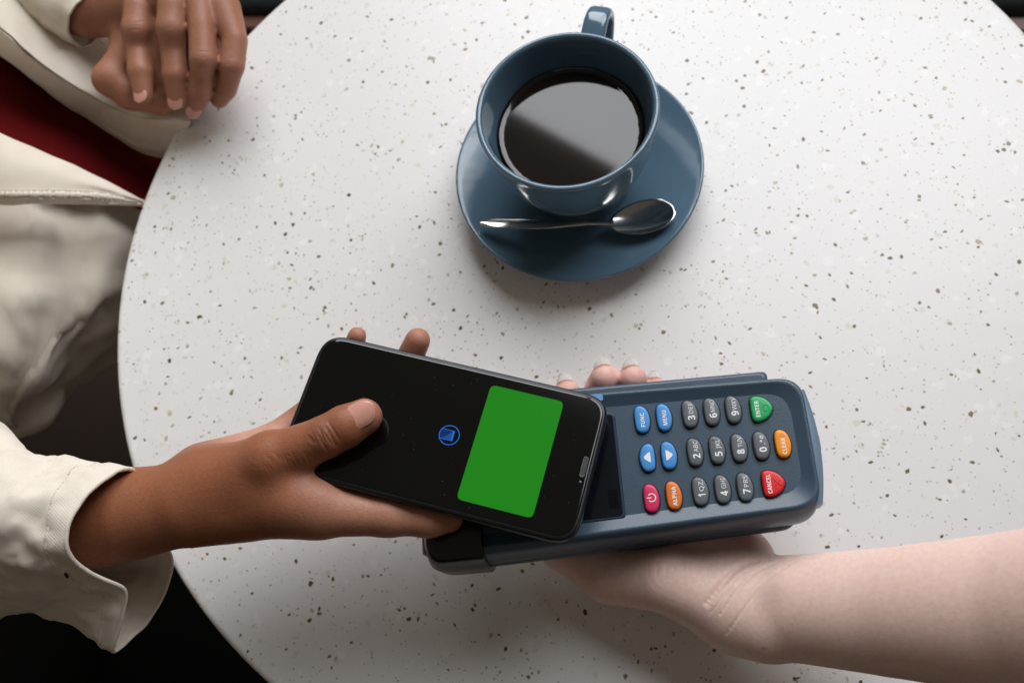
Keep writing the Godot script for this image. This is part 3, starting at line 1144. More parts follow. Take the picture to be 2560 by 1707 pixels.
func person_in_jacket(cream: Material, seam_m: Material, red_m: Material, skin: Material) -> void:
	var o := Vector3(-520, -270, 60)
	var who := thing("person", "person in a cream jacket and red top holding out a phone", "person", Transform3D(Basis.IDENTITY, o * MM))
	var shift := Transform3D(Basis.IDENTITY, -o * MM)
	var brown := Color(0.31, 0.12, 0.06)
	var palm := Color(0.60, 0.33, 0.24)
	var tipc := Color(0.46, 0.23, 0.165)

	# right hand, round the phone
	var A := Flesh.new(Vector3(-330, 40, 62), Vector3(10, 160, 260), 1.35, brown)
	var wrist := Vector3(-200.1, 97.0, 168.1)
	A.chain([Vector3(-320.8, 80.0, 176.7), Vector3(-269.2, 88.0, 173.8), Vector3(-230.3, 94.0, 171.5), wrist], [29.0, 27.0, 23.4, 20.6], 0.6)
	A.chain([wrist, Vector3(-171.7, 92.0, 164.0)], [20.6, 20.0], 1.0)
	var mcp2 := Vector3(-129.2, 100.0, 173.4)
	var mcp3 := Vector3(-142.2, 77.0, 154.5)
	var mcp4 := Vector3(-154.9, 73.0, 140.9)
	var mcp5 := Vector3(-166.0, 77.0, 133.7)
	A.bone(Vector3(-190.9, 95.0, 166.2), mcp2, 20.0, 13.8, 9.0)
	A.bone(Vector3(-191.4, 90.0, 160.7), mcp3, 18.0, 13.0, 9.0)
	A.bone(Vector3(-194.7, 87.0, 154.3), mcp4, 17.0, 12.0, 9.0)
	A.bone(Vector3(-194.8, 86.0, 150.7), mcp5, 16.0, 11.0, 9.0)
	# thumb
	var t0 := Vector3(-184.8, 100.0, 159.1)
	var t1 := Vector3(-150.5, 113.0, 151.0)
	var t2 := Vector3(-121.5, 119.0, 142.3)
	var t3 := Vector3(-103.5, 117.5, 132.6)
	A.bone(Vector3(-196.6, 98.0, 164.5), t0, 18.5, 17.5, 8.0)
	A.bone(t0, t1, 17.5, 13.4, 8.0)
	A.bone(t1, t2, 12.6, 10.2, 5.0)
	A.bone(t2, t2.lerp(t3, 0.5), 10.2, 10.3, 2.0)
	A.bone(t2.lerp(t3, 0.5), t3, 10.3, 8.9, 2.0)
	A.bone(t1, t1, 13.6, 13.6, 3.0)
	# web between thumb and forefinger
	A.bone(Vector3(-160.0, 102.0, 159.9), Vector3(-139.4, 103.0, 169.4), 14.0, 11.0, 10.0)
	A.bone(Vector3(-168.8, 100.0, 159.2), Vector3(-131.8, 101.0, 169.2), 14.0, 13.0, 10.0)
	# fingers
	A.chain([mcp2, Vector3(-95.8, 95.5, 176.4), Vector3(-76.0, 92.0, 177.8), Vector3(-66.7, 90.5, 177.3)], [13.4, 9.9, 8.7, 7.4], 4.0)
	A.chain([mcp3, Vector3(-101.3, 72.0, 143.7), Vector3(-76.9, 80.0, 123.6), Vector3(-65.5, 87.0, 111.1)], [12.0, 9.5, 8.5, 7.6], 3.0)
	A.chain([mcp4, Vector3(-122.8, 70.0, 124.7), Vector3(-95.7, 84.0, 103.2), Vector3(-83.0, 99.0, 87.6)], [11.0, 9.2, 8.0, 6.6], 3.0)
	A.chain([mcp5, Vector3(-141.6, 74.0, 111.9), Vector3(-123.6, 87.0, 95.1), Vector3(-115.3, 99.0, 83.4)], [10.0, 8.0, 6.6, 5.0], 3.0)
	# skin folds: over the thumb joint, the web and the finger joints
	var across := (t3 - t2).cross(cam_dir(t2)).normalized()
	var rng := RandomNumberGenerator.new()
	rng.seed = 77
	var back_ := (t1 - t2).normalized()
	for i in 8:
		var e := t2 + back_ * ((i - 2.5) * 1.7 + rng.randf_range(-0.7, 0.7)) + across * rng.randf_range(-2.0, 2.0)
		var w := rng.randf_range(2.6, 6.2)
		A.crease(e + across * w + back_ * rng.randf_range(-0.9, 0.9), e - across * w + back_ * rng.randf_range(-0.9, 0.9), rng.randf_range(0.55, 0.85), rng.randf_range(0.16, 0.4), cam_dir(t2))
	for i in 16:
		var e := t1.lerp(t2, rng.randf_range(-0.15, 0.62)) + across * rng.randf_range(-1.0, 7.0)
		var w := rng.randf_range(1.5, 4.0)
		A.crease(e + across * w + back_ * rng.randf_range(-1.2, 1.2), e - across * w + back_ * rng.randf_range(-1.2, 1.2), rng.randf_range(0.5, 0.8), rng.randf_range(0.07, 0.17), cam_dir(t1))
	A.crease(Vector3(-135.3, 112.0, 158.2), Vector3(-130.9, 104.0, 160.9), 1.6, 1.2)
	A.crease(Vector3(-130.9, 104.0, 160.9), Vector3(-125.4, 100.0, 163.2), 1.4, 1.0)
	A.crease(Vector3(-126.2, 98.0, 161.9), Vector3(-126.7, 94.0, 173.3), 1.0, 0.55)
	A.crease(Vector3(-99.7, 92.0, 168.3), Vector3(-99.7, 92.0, 178.0), 0.9, 0.4)
	A.spot(Vector3(-125.1, 95.0, 166.0), 38.0, palm, 0.75)
	A.spot(Vector3(-99.1, 92.0, 171.6), 36.0, palm, 0.7)
	A.spot(Vector3(-77.2, 92.0, 175.4), 26.0, palm, 0.6)
	A.spot(Vector3(-177.7, 85.0, 132.5), 30.0, palm, 0.9)
	A.spot(Vector3(-158.8, 85.0, 130.9), 26.0, palm, 0.9)
	A.spot(Vector3(-82.6, 100.0, 86.4), 20.0, tipc, 0.9)
	A.spot(Vector3(-115.0, 100.0, 82.9), 18.0, tipc, 0.9)
	A.spot(Vector3(-99.8, 120.0, 132.0), 14.0, tipc, 0.6)
	A.spot(Vector3(-118.2, 126.0, 144.1), 16.0, Color(0.17, 0.07, 0.04), 0.55)

	# left hand, loosely closed over the table edge
	var B := Flesh.new(Vector3(-440.9, 0.0, -326.6) - Vector3(30, 10, 40), Vector3(-174.1, 110.0, -38.5) + Vector3(10, 0, 20), 1.6, Color(0.36, 0.165, 0.105))
	var w2 := Vector3(-321.8, 46.0, -193.5)
	var k2 := Vector3(-296.1, 58.0, -201.4)
	var k3 := Vector3(-270.3, 62.0, -197.4)
	var k4 := Vector3(-252.6, 58.0, -188.8)
	var k5 := Vector3(-238.8, 49.0, -177.6)
	B.chain([Vector3(-381.4, 62.0, -221.8), Vector3(-339.0, 48.0, -191.0), w2], [24.0, 18.5, 18.0], 6.0)
	for k in [k2, k3, k4, k5]:
		B.bone(w2, k, 16.0, 10.5, 9.0)
	B.bone(Vector3(-308.5, 38.0, -188.0), Vector3(-257.0, 34.0, -168.8), 14.0, 14.0, 8.0)
	B.bone(Vector3(-302.7, 26.0, -170.8), Vector3(-269.4, 24.0, -154.2), 11.0, 12.0, 8.0)
	B.chain([k2, Vector3(-295.0, 58.0, -177.8), Vector3(-295.4, 55.0, -163.1), Vector3(-297.2, 47.0, -154.6), Vector3(-293.8, 45.0, -136.4), Vector3(-292.5, 40.0, -121.5)], [10.8, 9.0, 10.0, 8.2, 8.6, 6.6], 1.2)
	B.chain([k3, Vector3(-267.9, 62.0, -173.1), Vector3(-268.3, 58.0, -158.4), Vector3(-270.3, 49.0, -149.4), Vector3(-269.6, 43.0, -132.9), Vector3(-271.4, 34.0, -120.0)], [11.0, 9.2, 10.2, 8.4, 8.8, 6.8], 1.2)
	B.chain([k4, Vector3(-248.3, 56.0, -159.8), Vector3(-246.8, 51.0, -137.1), Vector3(-251.4, 42.0, -133.1), Vector3(-256.1, 33.0, -124.7), Vector3(-262.6, 25.0, -119.7)], [10.4, 8.8, 9.2, 8.0, 8.2, 6.6], 0.5)
	B.chain([k5, Vector3(-229.0, 46.0, -154.1), Vector3(-230.8, 42.0, -137.1), Vector3(-234.9, 35.0, -133.5), Vector3(-240.8, 27.0, -130.0), Vector3(-248.2, 20.0, -127.1)], [12.8, 8.7, 8.7, 7.4, 7.6, 6.2], 0.5)
	B.bone(Vector3(-313.8, 40.0, -187.1), Vector3(-311.8, 38.0, -152.9), 12.0, 10.0, 6.0)
	B.chain([Vector3(-313.1, 38.0, -153.0), Vector3(-320.2, 38.0, -138.6), Vector3(-308.4, 30.0, -130.6), Vector3(-289.7, 20.0, -127.7)], [11.0, 11.4, 10.4, 8.0], 2.5)
	B.bone(Vector3(-287.0, 44.0, -169.9), Vector3(-285.4, 28.0, -140.5), 10.0, 10.0, 4.0)
	B.bone(Vector3(-266.0, 30.0, -149.5), Vector3(-243.6, 30.0, -139.4), 9.0, 9.0, 3.0)
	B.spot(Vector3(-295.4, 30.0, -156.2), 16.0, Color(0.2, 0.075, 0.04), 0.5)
	for k in [[Vector3(-289.7, 64.0, -156.2), 1], [Vector3(-263.0, 67.0, -151.5), 1], [Vector3(-242.0, 60.0, -131.4), 1], [Vector3(-228.7, 50.0, -132.5), 1]]:
		B.spot(k[0], 13.0, Color(0.40, 0.21, 0.15), 0.6)
		for i in 3:
			B.crease(k[0] + Vector3(rng.randf_range(-6, -3), 0, (i - 1) * 2.4 - 2.0 + rng.randf_range(-1, 1)), k[0] + Vector3(rng.randf_range(3, 6), 0, (i - 1) * 2.4 - 2.0 + rng.randf_range(-1, 1)), 0.7, rng.randf_range(0.08, 0.22), cam_dir(k[0]))
	B.spot(Vector3(-302.1, 24.0, -130.9), 12.0, tipc, 0.9)
	B.spot(Vector3(-276.8, 24.0, -124.5), 12.0, tipc, 0.9)
	B.spot(Vector3(-264.0, 22.0, -119.7), 11.0, tipc, 0.8)
	B.spot(Vector3(-294.6, 20.0, -136.4), 18.0, palm, 0.8)

	# arms and trunk inside the clothes
	var T := Flesh.new(Vector3(-680, -330, -330), Vector3(-200, 330, 330), 11.0, brown)
	T.bone(Vector3(-540, 30, 0), Vector3(-535, 180, 0), 72.0, 72.0, 20.0)
	T.bone(Vector3(-538, 180, -110), Vector3(-538, 180, 125), 42.0, 42.0, 16.0)
	T.chain([Vector3(-540, 180, 140), Vector3(-523, 60, 213), Vector3(-320.8, 80.0, 176.7)], [38.0, 34.0, 27.5], 4.0)
	T.chain([Vector3(-542, 180, -128), Vector3(-568, 52, -278), Vector3(-381.4, 62.0, -221.8)], [38.0, 34.0, 23.0], 4.0)
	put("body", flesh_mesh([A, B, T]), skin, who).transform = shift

	# nails
	var nm := mat(rgb8(196, 142, 126), 0.25)
	var hands := Node3D.new()
	var near := (cam_dir(t3) * 0.55 + Vector3.UP * 0.75 + Vector3(-0.1, 0, 0.0)).normalized()
	nail(t3 + (t3 - t2).normalized() * 0.5 + near * 9.6, t3 - t2, near, 12.5, 15.0, 0.045, nm, who, 0.5)
	for k in [[Vector3(-292.5, 40.0, -121.5), Vector3(-293.8, 45.0, -136.4), 6.6], [Vector3(-271.4, 34.0, -120.0), Vector3(-269.6, 43.0, -132.9), 6.8], [Vector3(-262.6, 25.0, -119.7), Vector3(-256.1, 33.0, -124.7), 6.8]]:
		var al: Vector3 = k[0] - k[1]
		var ot := Vector3(0.05, 0.25, 1.0)
		ot = (ot - al.normalized() * ot.dot(al.normalized())).normalized()
		nail(k[0] + al.normalized() * 1.5 + ot * (k[2] - 0.3), al, ot, 10.0, 10.5, 0.06, nm, who, 0.5)
	hands.free()
	for c in who.get_children():
		if c.name.begins_with("fingernail"):
			c.transform = shift

	# ---- clothes
	var folds := FastNoiseLite.new()
	folds.seed = 21
	folds.frequency = 0.022
	folds.fractal_octaves = 5
	# red top
	var shirt := refine([
		[Vector3(-474.0, 36.0, -220.6), Vector3(-421.2, 24.0, -193.0), Vector3(-396.6, 4.0, -176.4), Vector3(-369.9, -14.0, -159.5), Vector3(-341.5, -30.0, -142.6), Vector3(-305.8, -46.0, -126.5)],
		[Vector3(-460.5, 40.0, -174.1), Vector3(-409.3, 28.0, -146.1), Vector3(-384.9, 10.0, -132.2), Vector3(-360.3, -8.0, -121.3), Vector3(-334.9, -26.0, -111.7), Vector3(-303.0, -46.0, -104.0)],
		[Vector3(-447.6, 44.0, -130.1), Vector3(-395.2, 34.0, -95.2), Vector3(-370.1, 20.0, -84.3), Vector3(-346.0, 4.0, -76.0), Vector3(-323.8, -16.0, -71.3), Vector3(-295.3, -40.0, -64.2)]], 6, 5)
	put("red_top", cloth(shirt, folds, 2.0, 1.5, Vector3.UP).mesh(), red_m, who).transform = shift
	# left front of the jacket with its turned edge
	var left := refine([
		[Vector3(-467.8, 95.0, -272.1), Vector3(-418.0, 80.0, -267.9), Vector3(-396.2, 64.0, -272.3), Vector3(-380.4, 52.0, -273.5), Vector3(-364.8, 38.0, -272.3), Vector3(-351.3, 24.0, -267.1), Vector3(-335.9, 12.0, -259.4), Vector3(-316.5, 4.0, -239.5)],
		[Vector3(-448.2, 98.0, -213.7), Vector3(-394.9, 84.0, -200.9), Vector3(-374.6, 66.0, -199.0), Vector3(-362.3, 48.0, -193.8), Vector3(-350.4, 28.0, -189.5), Vector3(-337.5, 12.0, -177.6), Vector3(-322.3, 5.0, -162.3), Vector3(-273.4, 10.0, -132.8)],
		[Vector3(-439.0, 92.0, -196.0), Vector3(-379.8, 78.0, -161.3), Vector3(-365.2, 58.0, -151.1), Vector3(-349.9, 38.0, -142.7), Vector3(-336.2, 20.0, -137.3), Vector3(-322.1, 10.0, -133.3), Vector3(-301.7, 10.0, -127.0), Vector3(-274.4, 9.0, -121.5)],
		[Vector3(-442.5, 88.0, -197.7), Vector3(-381.7, 73.0, -160.5), Vector3(-367.8, 53.0, -151.5), Vector3(-352.1, 33.0, -143.6), Vector3(-337.2, 16.0, -137.6), Vector3(-323.5, 6.0, -132.8), Vector3(-303.0, 7.0, -125.5), Vector3(-275.1, 6.0, -120.3)],
		[Vector3(-465.4, 62.0, -209.8), Vector3(-398.1, 50.0, -164.9), Vector3(-382.3, 32.0, -153.9), Vector3(-366.3, 14.0, -145.1), Vector3(-352.2, -2.0, -139.0), Vector3(-334.9, -10.0, -128.6), Vector3(-318.2, -14.0, -121.2), Vector3(-292.4, -16.0, -117.5)],
		[Vector3(-483.6, 40.0, -214.6), Vector3(-408.6, 36.0, -169.9), Vector3(-390.4, 20.0, -156.6), Vector3(-375.2, 3.0, -148.3), Vector3(-360.5, -12.0, -140.4), Vector3(-342.5, -20.0, -129.7), Vector3(-326.0, -26.0, -120.8), Vector3(-301.1, -32.0, -115.2)]], 5, 4)
	var jacket := put("jacket", cloth(left, folds, 2.2, 1.6, Vector3(0.2, 1, -0.2)).mesh(), cream, who)
	jacket.transform = shift
	# right front, hem with a puckered double seam
	var right := refine([
		[Vector3(-431.7, 62.0, -119.9), Vector3(-379.3, 56.0, -89.8), Vector3(-359.8, 46.0, -83.0), Vector3(-341.3, 32.0, -77.8), Vector3(-328.5, 20.0, -74.0), Vector3(-317.7, 6.0, -70.5), Vector3(-308.3, -6.0, -67.8)],
		[Vector3(-423.7, 64.0, -90.9), Vector3(-373.9, 58.0, -68.9), Vector3(-355.5, 48.0, -66.7), Vector3(-338.1, 34.0, -65.8), Vector3(-326.1, 22.0, -66.0), Vector3(-315.9, 8.0, -65.9), Vector3(-307.6, -6.0, -67.1)],
		[Vector3(-420.6, 60.0, -63.7), Vector3(-373.0, 54.0, -51.0), Vector3(-355.1, 45.0, -53.9), Vector3(-338.1, 32.0, -58.4), Vector3(-326.7, 20.0, -62.1), Vector3(-316.3, 7.0, -64.4), Vector3(-308.1, -7.0, -67.0)],
		[Vector3(-421.2, 56.0, -53.2), Vector3(-374.3, 50.0, -43.8), Vector3(-355.7, 42.0, -46.6), Vector3(-338.8, 29.0, -52.0), Vector3(-326.9, 18.0, -56.3), Vector3(-316.9, 5.0, -61.5), Vector3(-308.6, -8.0, -66.9)],
		[Vector3(-429.4, 46.0, -56.2), Vector3(-380.3, 42.0, -46.7), Vector3(-361.2, 34.0, -49.1), Vector3(-343.3, 22.0, -54.2), Vector3(-331.3, 11.0, -58.8), Vector3(-320.5, -1.0, -63.7), Vector3(-310.8, -12.0, -68.2)]], 5, 6)
	put("front_panel", cloth(right, folds, 1.6, 1.6, Vector3.UP).mesh(), cream, jacket)
	stitches(PackedVector3Array([Vector3(-387.4, 58.5, -47.1), Vector3(-371.3, 55.5, -47.5), Vector3(-353.6, 46.5, -51.0), Vector3(-337.1, 33.2, -56.7), Vector3(-325.8, 21.2, -61.1), Vector3(-316.0, 7.6, -64.8)]), 2.6, 0.5, seam_m, jacket)
	stitches(PackedVector3Array([Vector3(-389.9, 54.0, -43.8), Vector3(-373.3, 51.5, -43.8), Vector3(-354.9, 43.2, -46.5), Vector3(-338.0, 30.4, -52.1), Vector3(-326.5, 18.8, -56.5), Vector3(-316.4, 6.0, -61.3)]), 2.6, 0.5, seam_m, jacket)
	var rope := curve(PackedVector3Array([Vector3(-388.8, 56.0, -45.5), Vector3(-372.5, 53.2, -45.7), Vector3(-354.4, 44.6, -48.8), Vector3(-337.6, 31.6, -54.2), Vector3(-326.3, 19.8, -58.9), Vector3(-316.3, 6.6, -63.0)]), 60)
	var swell := PackedFloat32Array()
	for i in rope.size():
		swell.append(1.9 + folds.get_noise_3dv(rope[i] * 9.0) * 1.6)
	var rb := Builder.new()
	rb.tube(rope, swell, 10)
	put("hem_pucker", rb.mesh(), cream, jacket)
	# seam down the left front
	var sp := curve(PackedVector3Array([Vector3(-365.9, 63.0, -211.5), Vector3(-355.8, 52.0, -197.2), Vector3(-351.3, 41.0, -191.4), Vector3(-346.4, 28.5, -187.2), Vector3(-341.2, 20.0, -182.6)]), 8)
	var sb := Builder.new()
	sb.tube(sp, PackedFloat32Array([0.7]), 8)
	put("seam", sb.mesh(), cream, jacket)
	# body of the jacket behind
	var barrel := []
	for s in [[-60.0, 100.0, 172.0], [-52.0, 112.0, 184.0], [20.0, 112.0, 185.0], [120.0, 108.0, 190.0], [220.0, 95.0, 190.0], [262.0, 60.0, 150.0], [272.0, 20.0, 90.0]]:
		var ring := PackedVector3Array()
		for k in 40:
			var a := TAU * k / 40.0
			ring.append(Vector3(-545 + cos(a) * s[1], s[0], sin(a) * s[2] + 10))
		barrel.append(ring)
	var bb := Builder.new()
	bb.rings(barrel, [1])
	put("jacket_back", bb.mesh(), cream, jacket)
	# left sleeve and cuff
	sleeve([[Vector3(-545, 180, -140), 62.0], [Vector3(-570, 50, -280), 54.0], [Vector3(-435.1, 72.0, -258.4), 44.0], [Vector3(-381.1, 62.0, -219.9), 35.0], [Vector3(-353.9, 53.0, -200.6), 28.0], [Vector3(-334.4, 46.0, -186.9), 25.5]], folds, cream, jacket)
	# right sleeve: loose cuff, unbuttoned and hanging open below the wrist
	var cuff := [Vector3(-224.5, 110.0, 153.0), Vector3(-229.8, 125.0, 161.4), Vector3(-234.5, 134.0, 173.2), Vector3(-238.1, 135.0, 187.6), Vector3(-238.1, 126.0, 198.9), Vector3(-235.0, 112.0, 204.1), Vector3(-229.8, 92.0, 208.6), Vector3(-235.8, 80.0, 221.4), Vector3(-246.0, 66.0, 236.0), Vector3(-242.3, 54.0, 227.9), Vector3(-233.0, 50.0, 212.9), Vector3(-225.5, 54.0, 192.1), Vector3(-226.9, 62.0, 179.5), Vector3(-229.3, 78.0, 161.6)]
	var mid := [Vector3(-252.3, 108.0, 146.6), Vector3(-251.7, 126.0, 155.3), Vector3(-252.0, 138.0, 169.0), Vector3(-252.3, 141.0, 184.8), Vector3(-254.0, 130.0, 198.1), Vector3(-253.2, 115.0, 205.2), Vector3(-248.2, 95.0, 211.1), Vector3(-250.6, 84.0, 221.6), Vector3(-259.7, 68.0, 230.0), Vector3(-259.1, 56.0, 223.4), Vector3(-252.4, 52.0, 208.5), Vector3(-250.2, 52.0, 189.0), Vector3(-251.9, 60.0, 173.9), Vector3(-255.0, 80.0, 154.3)]
	var back := [Vector3(-282.8, 104.0, 139.7), Vector3(-275.0, 124.0, 147.9), Vector3(-269.0, 141.0, 162.9), Vector3(-266.1, 147.0, 182.6), Vector3(-267.8, 136.0, 197.7), Vector3(-270.9, 119.0, 205.3), Vector3(-274.0, 98.0, 212.5), Vector3(-280.5, 84.0, 216.9), Vector3(-287.2, 70.0, 218.1), Vector3(-285.6, 58.0, 213.2), Vector3(-281.0, 52.0, 202.3), Vector3(-278.6, 52.0, 186.1), Vector3(-278.9, 60.0, 170.8), Vector3(-284.2, 78.0, 150.5)]
	var far := [Vector3(-312.4, 100.0, 125.3), Vector3(-304.4, 122.0, 137.4), Vector3(-297.7, 142.0, 156.8), Vector3(-291.1, 150.0, 180.4), Vector3(-293.6, 138.0, 197.4), Vector3(-299.4, 120.0, 207.0), Vector3(-307.7, 98.0, 214.7), Vector3(-314.6, 84.0, 217.5), Vector3(-319.5, 70.0, 217.2), Vector3(-320.2, 56.0, 211.3), Vector3(-318.9, 46.0, 198.6), Vector3(-320.8, 42.0, 181.3), Vector3(-325.8, 46.0, 162.2), Vector3(-322.6, 70.0, 137.7)]
	var el := [Vector3(-362.2, 90.0, 106.8), Vector3(-348.0, 120.0, 123.6), Vector3(-326.8, 150.0, 152.4), Vector3(-316.0, 160.0, 181.6), Vector3(-320.4, 146.0, 201.0), Vector3(-327.3, 126.0, 210.3), Vector3(-338.2, 98.0, 217.4), Vector3(-343.6, 84.0, 219.3), Vector3(-352.4, 66.0, 218.6), Vector3(-355.8, 50.0, 210.2), Vector3(-358.1, 36.0, 196.7), Vector3(-361.2, 30.0, 176.0), Vector3(-369.7, 34.0, 148.5), Vector3(-369.5, 58.0, 120.4)]
	var loops := []
	for r in [el, far, back, mid, cuff]:
		loops.append(curve(PackedVector3Array(r), 6, true))
	var strips := []
	for k in loops[0].size() + 1:
		var line := PackedVector3Array()
		for r in loops:
			line.append(r[k % loops[0].size()])
		strips.append(curve(line, 9))
	var fine_rings := []
	for i in strips[0].size():
		var line := PackedVector3Array()
		for k in strips.size():
			line.append(strips[k][i])
		fine_rings.append(line)
	var cb := Builder.new()
	var outer := []
	var inner := []
	for i in fine_rings.size():
		var mean := Vector3.ZERO
		for q in fine_rings[i]:
			mean += q / fine_rings[i].size()
		var ro := PackedVector3Array()
		var ri := PackedVector3Array()
		var n: int = fine_rings[i].size() - 1
		for k in n:
			var q: Vector3 = fine_rings[i][k]
			var out := (q - mean).normalized()
			var hem := smoothstep(fine_rings.size() - 8.0, fine_rings.size() - 1.0, i)
			var lift := folds.get_noise_3dv(q * 1.5) * 8.0 * (1.0 - hem * 0.7) + (0.9 if i > fine_rings.size() - 7 else 0.0)
			ro.append(q + out * lift)
			ri.append(q + out * (lift - 1.9))
		outer.append(ro)
		inner.append(ri)
	cb.rings(outer, [1], false, false)
	inner.reverse()
	cb.rings(inner, [2], false, false)
	cb.rings([outer[-1], inner[0]], [4], false, false)
	cb.rings([inner[-1], outer[0]], [4], false, false)
	var slv := put("sleeve", cb.mesh(), cream, jacket)
	var hem_path := PackedVector3Array()
	var line_path := PackedVector3Array()
	for k in outer[0].size():
		hem_path.append((outer[-1][k] + inner[0][k]) * 0.5)
		line_path.append(outer[outer.size() - 7][k])
	var hb := Builder.new()
	hb.tube(hem_path, PackedFloat32Array([1.15]), 10, 1.0, Vector3(1, 0.2, 0), true)
	put("cuff_hem", hb.mesh(), cream, slv)
	stitches(line_path, 2.4, 0.42, seam_m, slv)
	var hole := Builder.new()
	hole.tube(PackedVector3Array([Vector3(-245.6, 119.0, 204.2), Vector3(-245.7, 116.5, 205.7)]), PackedFloat32Array([0.7]), 8)
	put("buttonhole", hole.mesh(), mat(rgb8(40, 34, 32), 0.8), slv)
	# upper part of the right sleeve
	sleeve([[Vector3(-545, 180, 150), 64.0], [Vector3(-525, 60, 215), 60.0], [Vector3(-348.6, 96.0, 168.6), 52.0], [Vector3(-329.1, 98.0, 171.3), 44.0]], folds, cream, jacket)
	# trousers: the thighs going in under the table
	var lap := refine([
		[Vector3(-457.9, 10.0, -92.4), Vector3(-411.9, 6.0, -83.8), Vector3(-390.6, -6.0, -88.8), Vector3(-372.9, -20.0, -93.4), Vector3(-345.3, -20.0, -89.3), Vector3(-313.0, -40.0, -97.8)],
		[Vector3(-438.1, 22.0, -43.4), Vector3(-395.0, 18.0, -38.9), Vector3(-374.2, 6.0, -40.1), Vector3(-361.7, -14.0, -47.4), Vector3(-343.4, -22.0, -48.3), Vector3(-325.0, -52.0, -65.4)],
		[Vector3(-428.3, 20.0, 7.7), Vector3(-386.4, 16.0, 11.7), Vector3(-368.3, 2.0, 7.0), Vector3(-359.3, -20.0, -1.7), Vector3(-345.9, -34.0, -10.1), Vector3(-332.5, -75.0, -33.8)],
		[Vector3(-437.9, -4.0, 44.5), Vector3(-393.9, -6.0, 49.1), Vector3(-378.9, -20.0, 42.6), Vector3(-372.6, -42.0, 26.8), Vector3(-369.0, -68.0, 8.7), Vector3(-355.8, -110.0, -20.8)],
		[Vector3(-459.9, -40.0, 66.3), Vector3(-417.2, -46.0, 67.9), Vector3(-406.6, -58.0, 60.0), Vector3(-399.5, -76.0, 39.9), Vector3(-392.1, -96.0, 19.9), Vector3(-369.5, -130.0, -18.3)],
		[Vector3(-486.1, -76.0, 68.4), Vector3(-440.0, -80.0, 68.5), Vector3(-426.4, -90.0, 69.0), Vector3(-411.1, -105.0, 44.9), Vector3(-402.5, -120.0, 20.1), Vector3(-376.3, -150.0, -18.6)],
		[Vector3(-531.8, -130.0, 43.5), Vector3(-481.5, -134.0, 43.1), Vector3(-467.2, -140.0, 39.8), Vector3(-447.8, -150.0, 17.4), Vector3(-433.8, -160.0, -6.1), Vector3(-398.6, -180.0, -38.9)]], 6, 6)
	var fat := FastNoiseLite.new()
	fat.seed = 4
	fat.frequency = 0.02
	fat.fractal_octaves = 4
	put("trousers", cloth(lap, fat, 9.0, 2.0, Vector3.UP).mesh(), cream, who).transform = shift

func cam_dir(p: Vector3) -> Vector3:
	return (Vector3(34.8, 565.3, 268.4) - p).normalized()

func stitches(path: PackedVector3Array, step: float, r: float, m: Material, parent: Node) -> void:
	var p := curve(path, 12)
	var b := Builder.new()
	var run := 0.0
	var from := p[0]
	for i in range(1, p.size()):
		run += p[i].distance_to(p[i - 1])
		if run > step:
			var to := from.lerp(p[i], 0.68)
			if from.distance_to(to) < step * 3.0:
				b.tube(PackedVector3Array([from, to]), PackedFloat32Array([r]), 6)
			from = p[i]
			run = 0.0
	put("stitching", b.mesh(), m, parent).set_meta("kind", "stuff")

func sleeve(spine: Array, folds: FastNoiseLite, m: Material, parent: Node) -> void:
	var pts := PackedVector3Array()
	var rad := PackedVector3Array()
	for s in spine:
		pts.append(s[0])
		rad.append(Vector3(s[1], 0, 0))
	pts = curve(pts, 8)
	rad = curve(rad, 8)
	var outer := []
	var inner := []
	for i in pts.size():
		var t := (pts[mini(i + 1, pts.size() - 1)] - pts[maxi(i - 1, 0)]).normalized()
		var s := t.cross(Vector3.UP).normalized()
		var u := s.cross(t)
		var a := PackedVector3Array()
		var b := PackedVector3Array()
		for k in 48:
			var d := s * cos(TAU * k / 48.0) + u * sin(TAU * k / 48.0)
			var r := rad[i].x + folds.get_noise_3dv(pts[i] * 1.6 + d * 40.0) * 5.0
			a.append(pts[i] + d * r)
			b.append(pts[i] + d * (r - 2.0))
		outer.append(a)
		inner.append(b)
	inner.reverse()
	var bd := Builder.new()
	bd.rings(outer, [1], false, false)
	bd.rings(inner, [2], false, false)
	bd.rings([outer[-1], inner[0]], [4], false, false)
	bd.rings([inner[-1], outer[0]], [4], false, false)
	put("sleeve", bd.mesh(), m, parent)

# ---------------------------------------------------------------- the person with the terminal

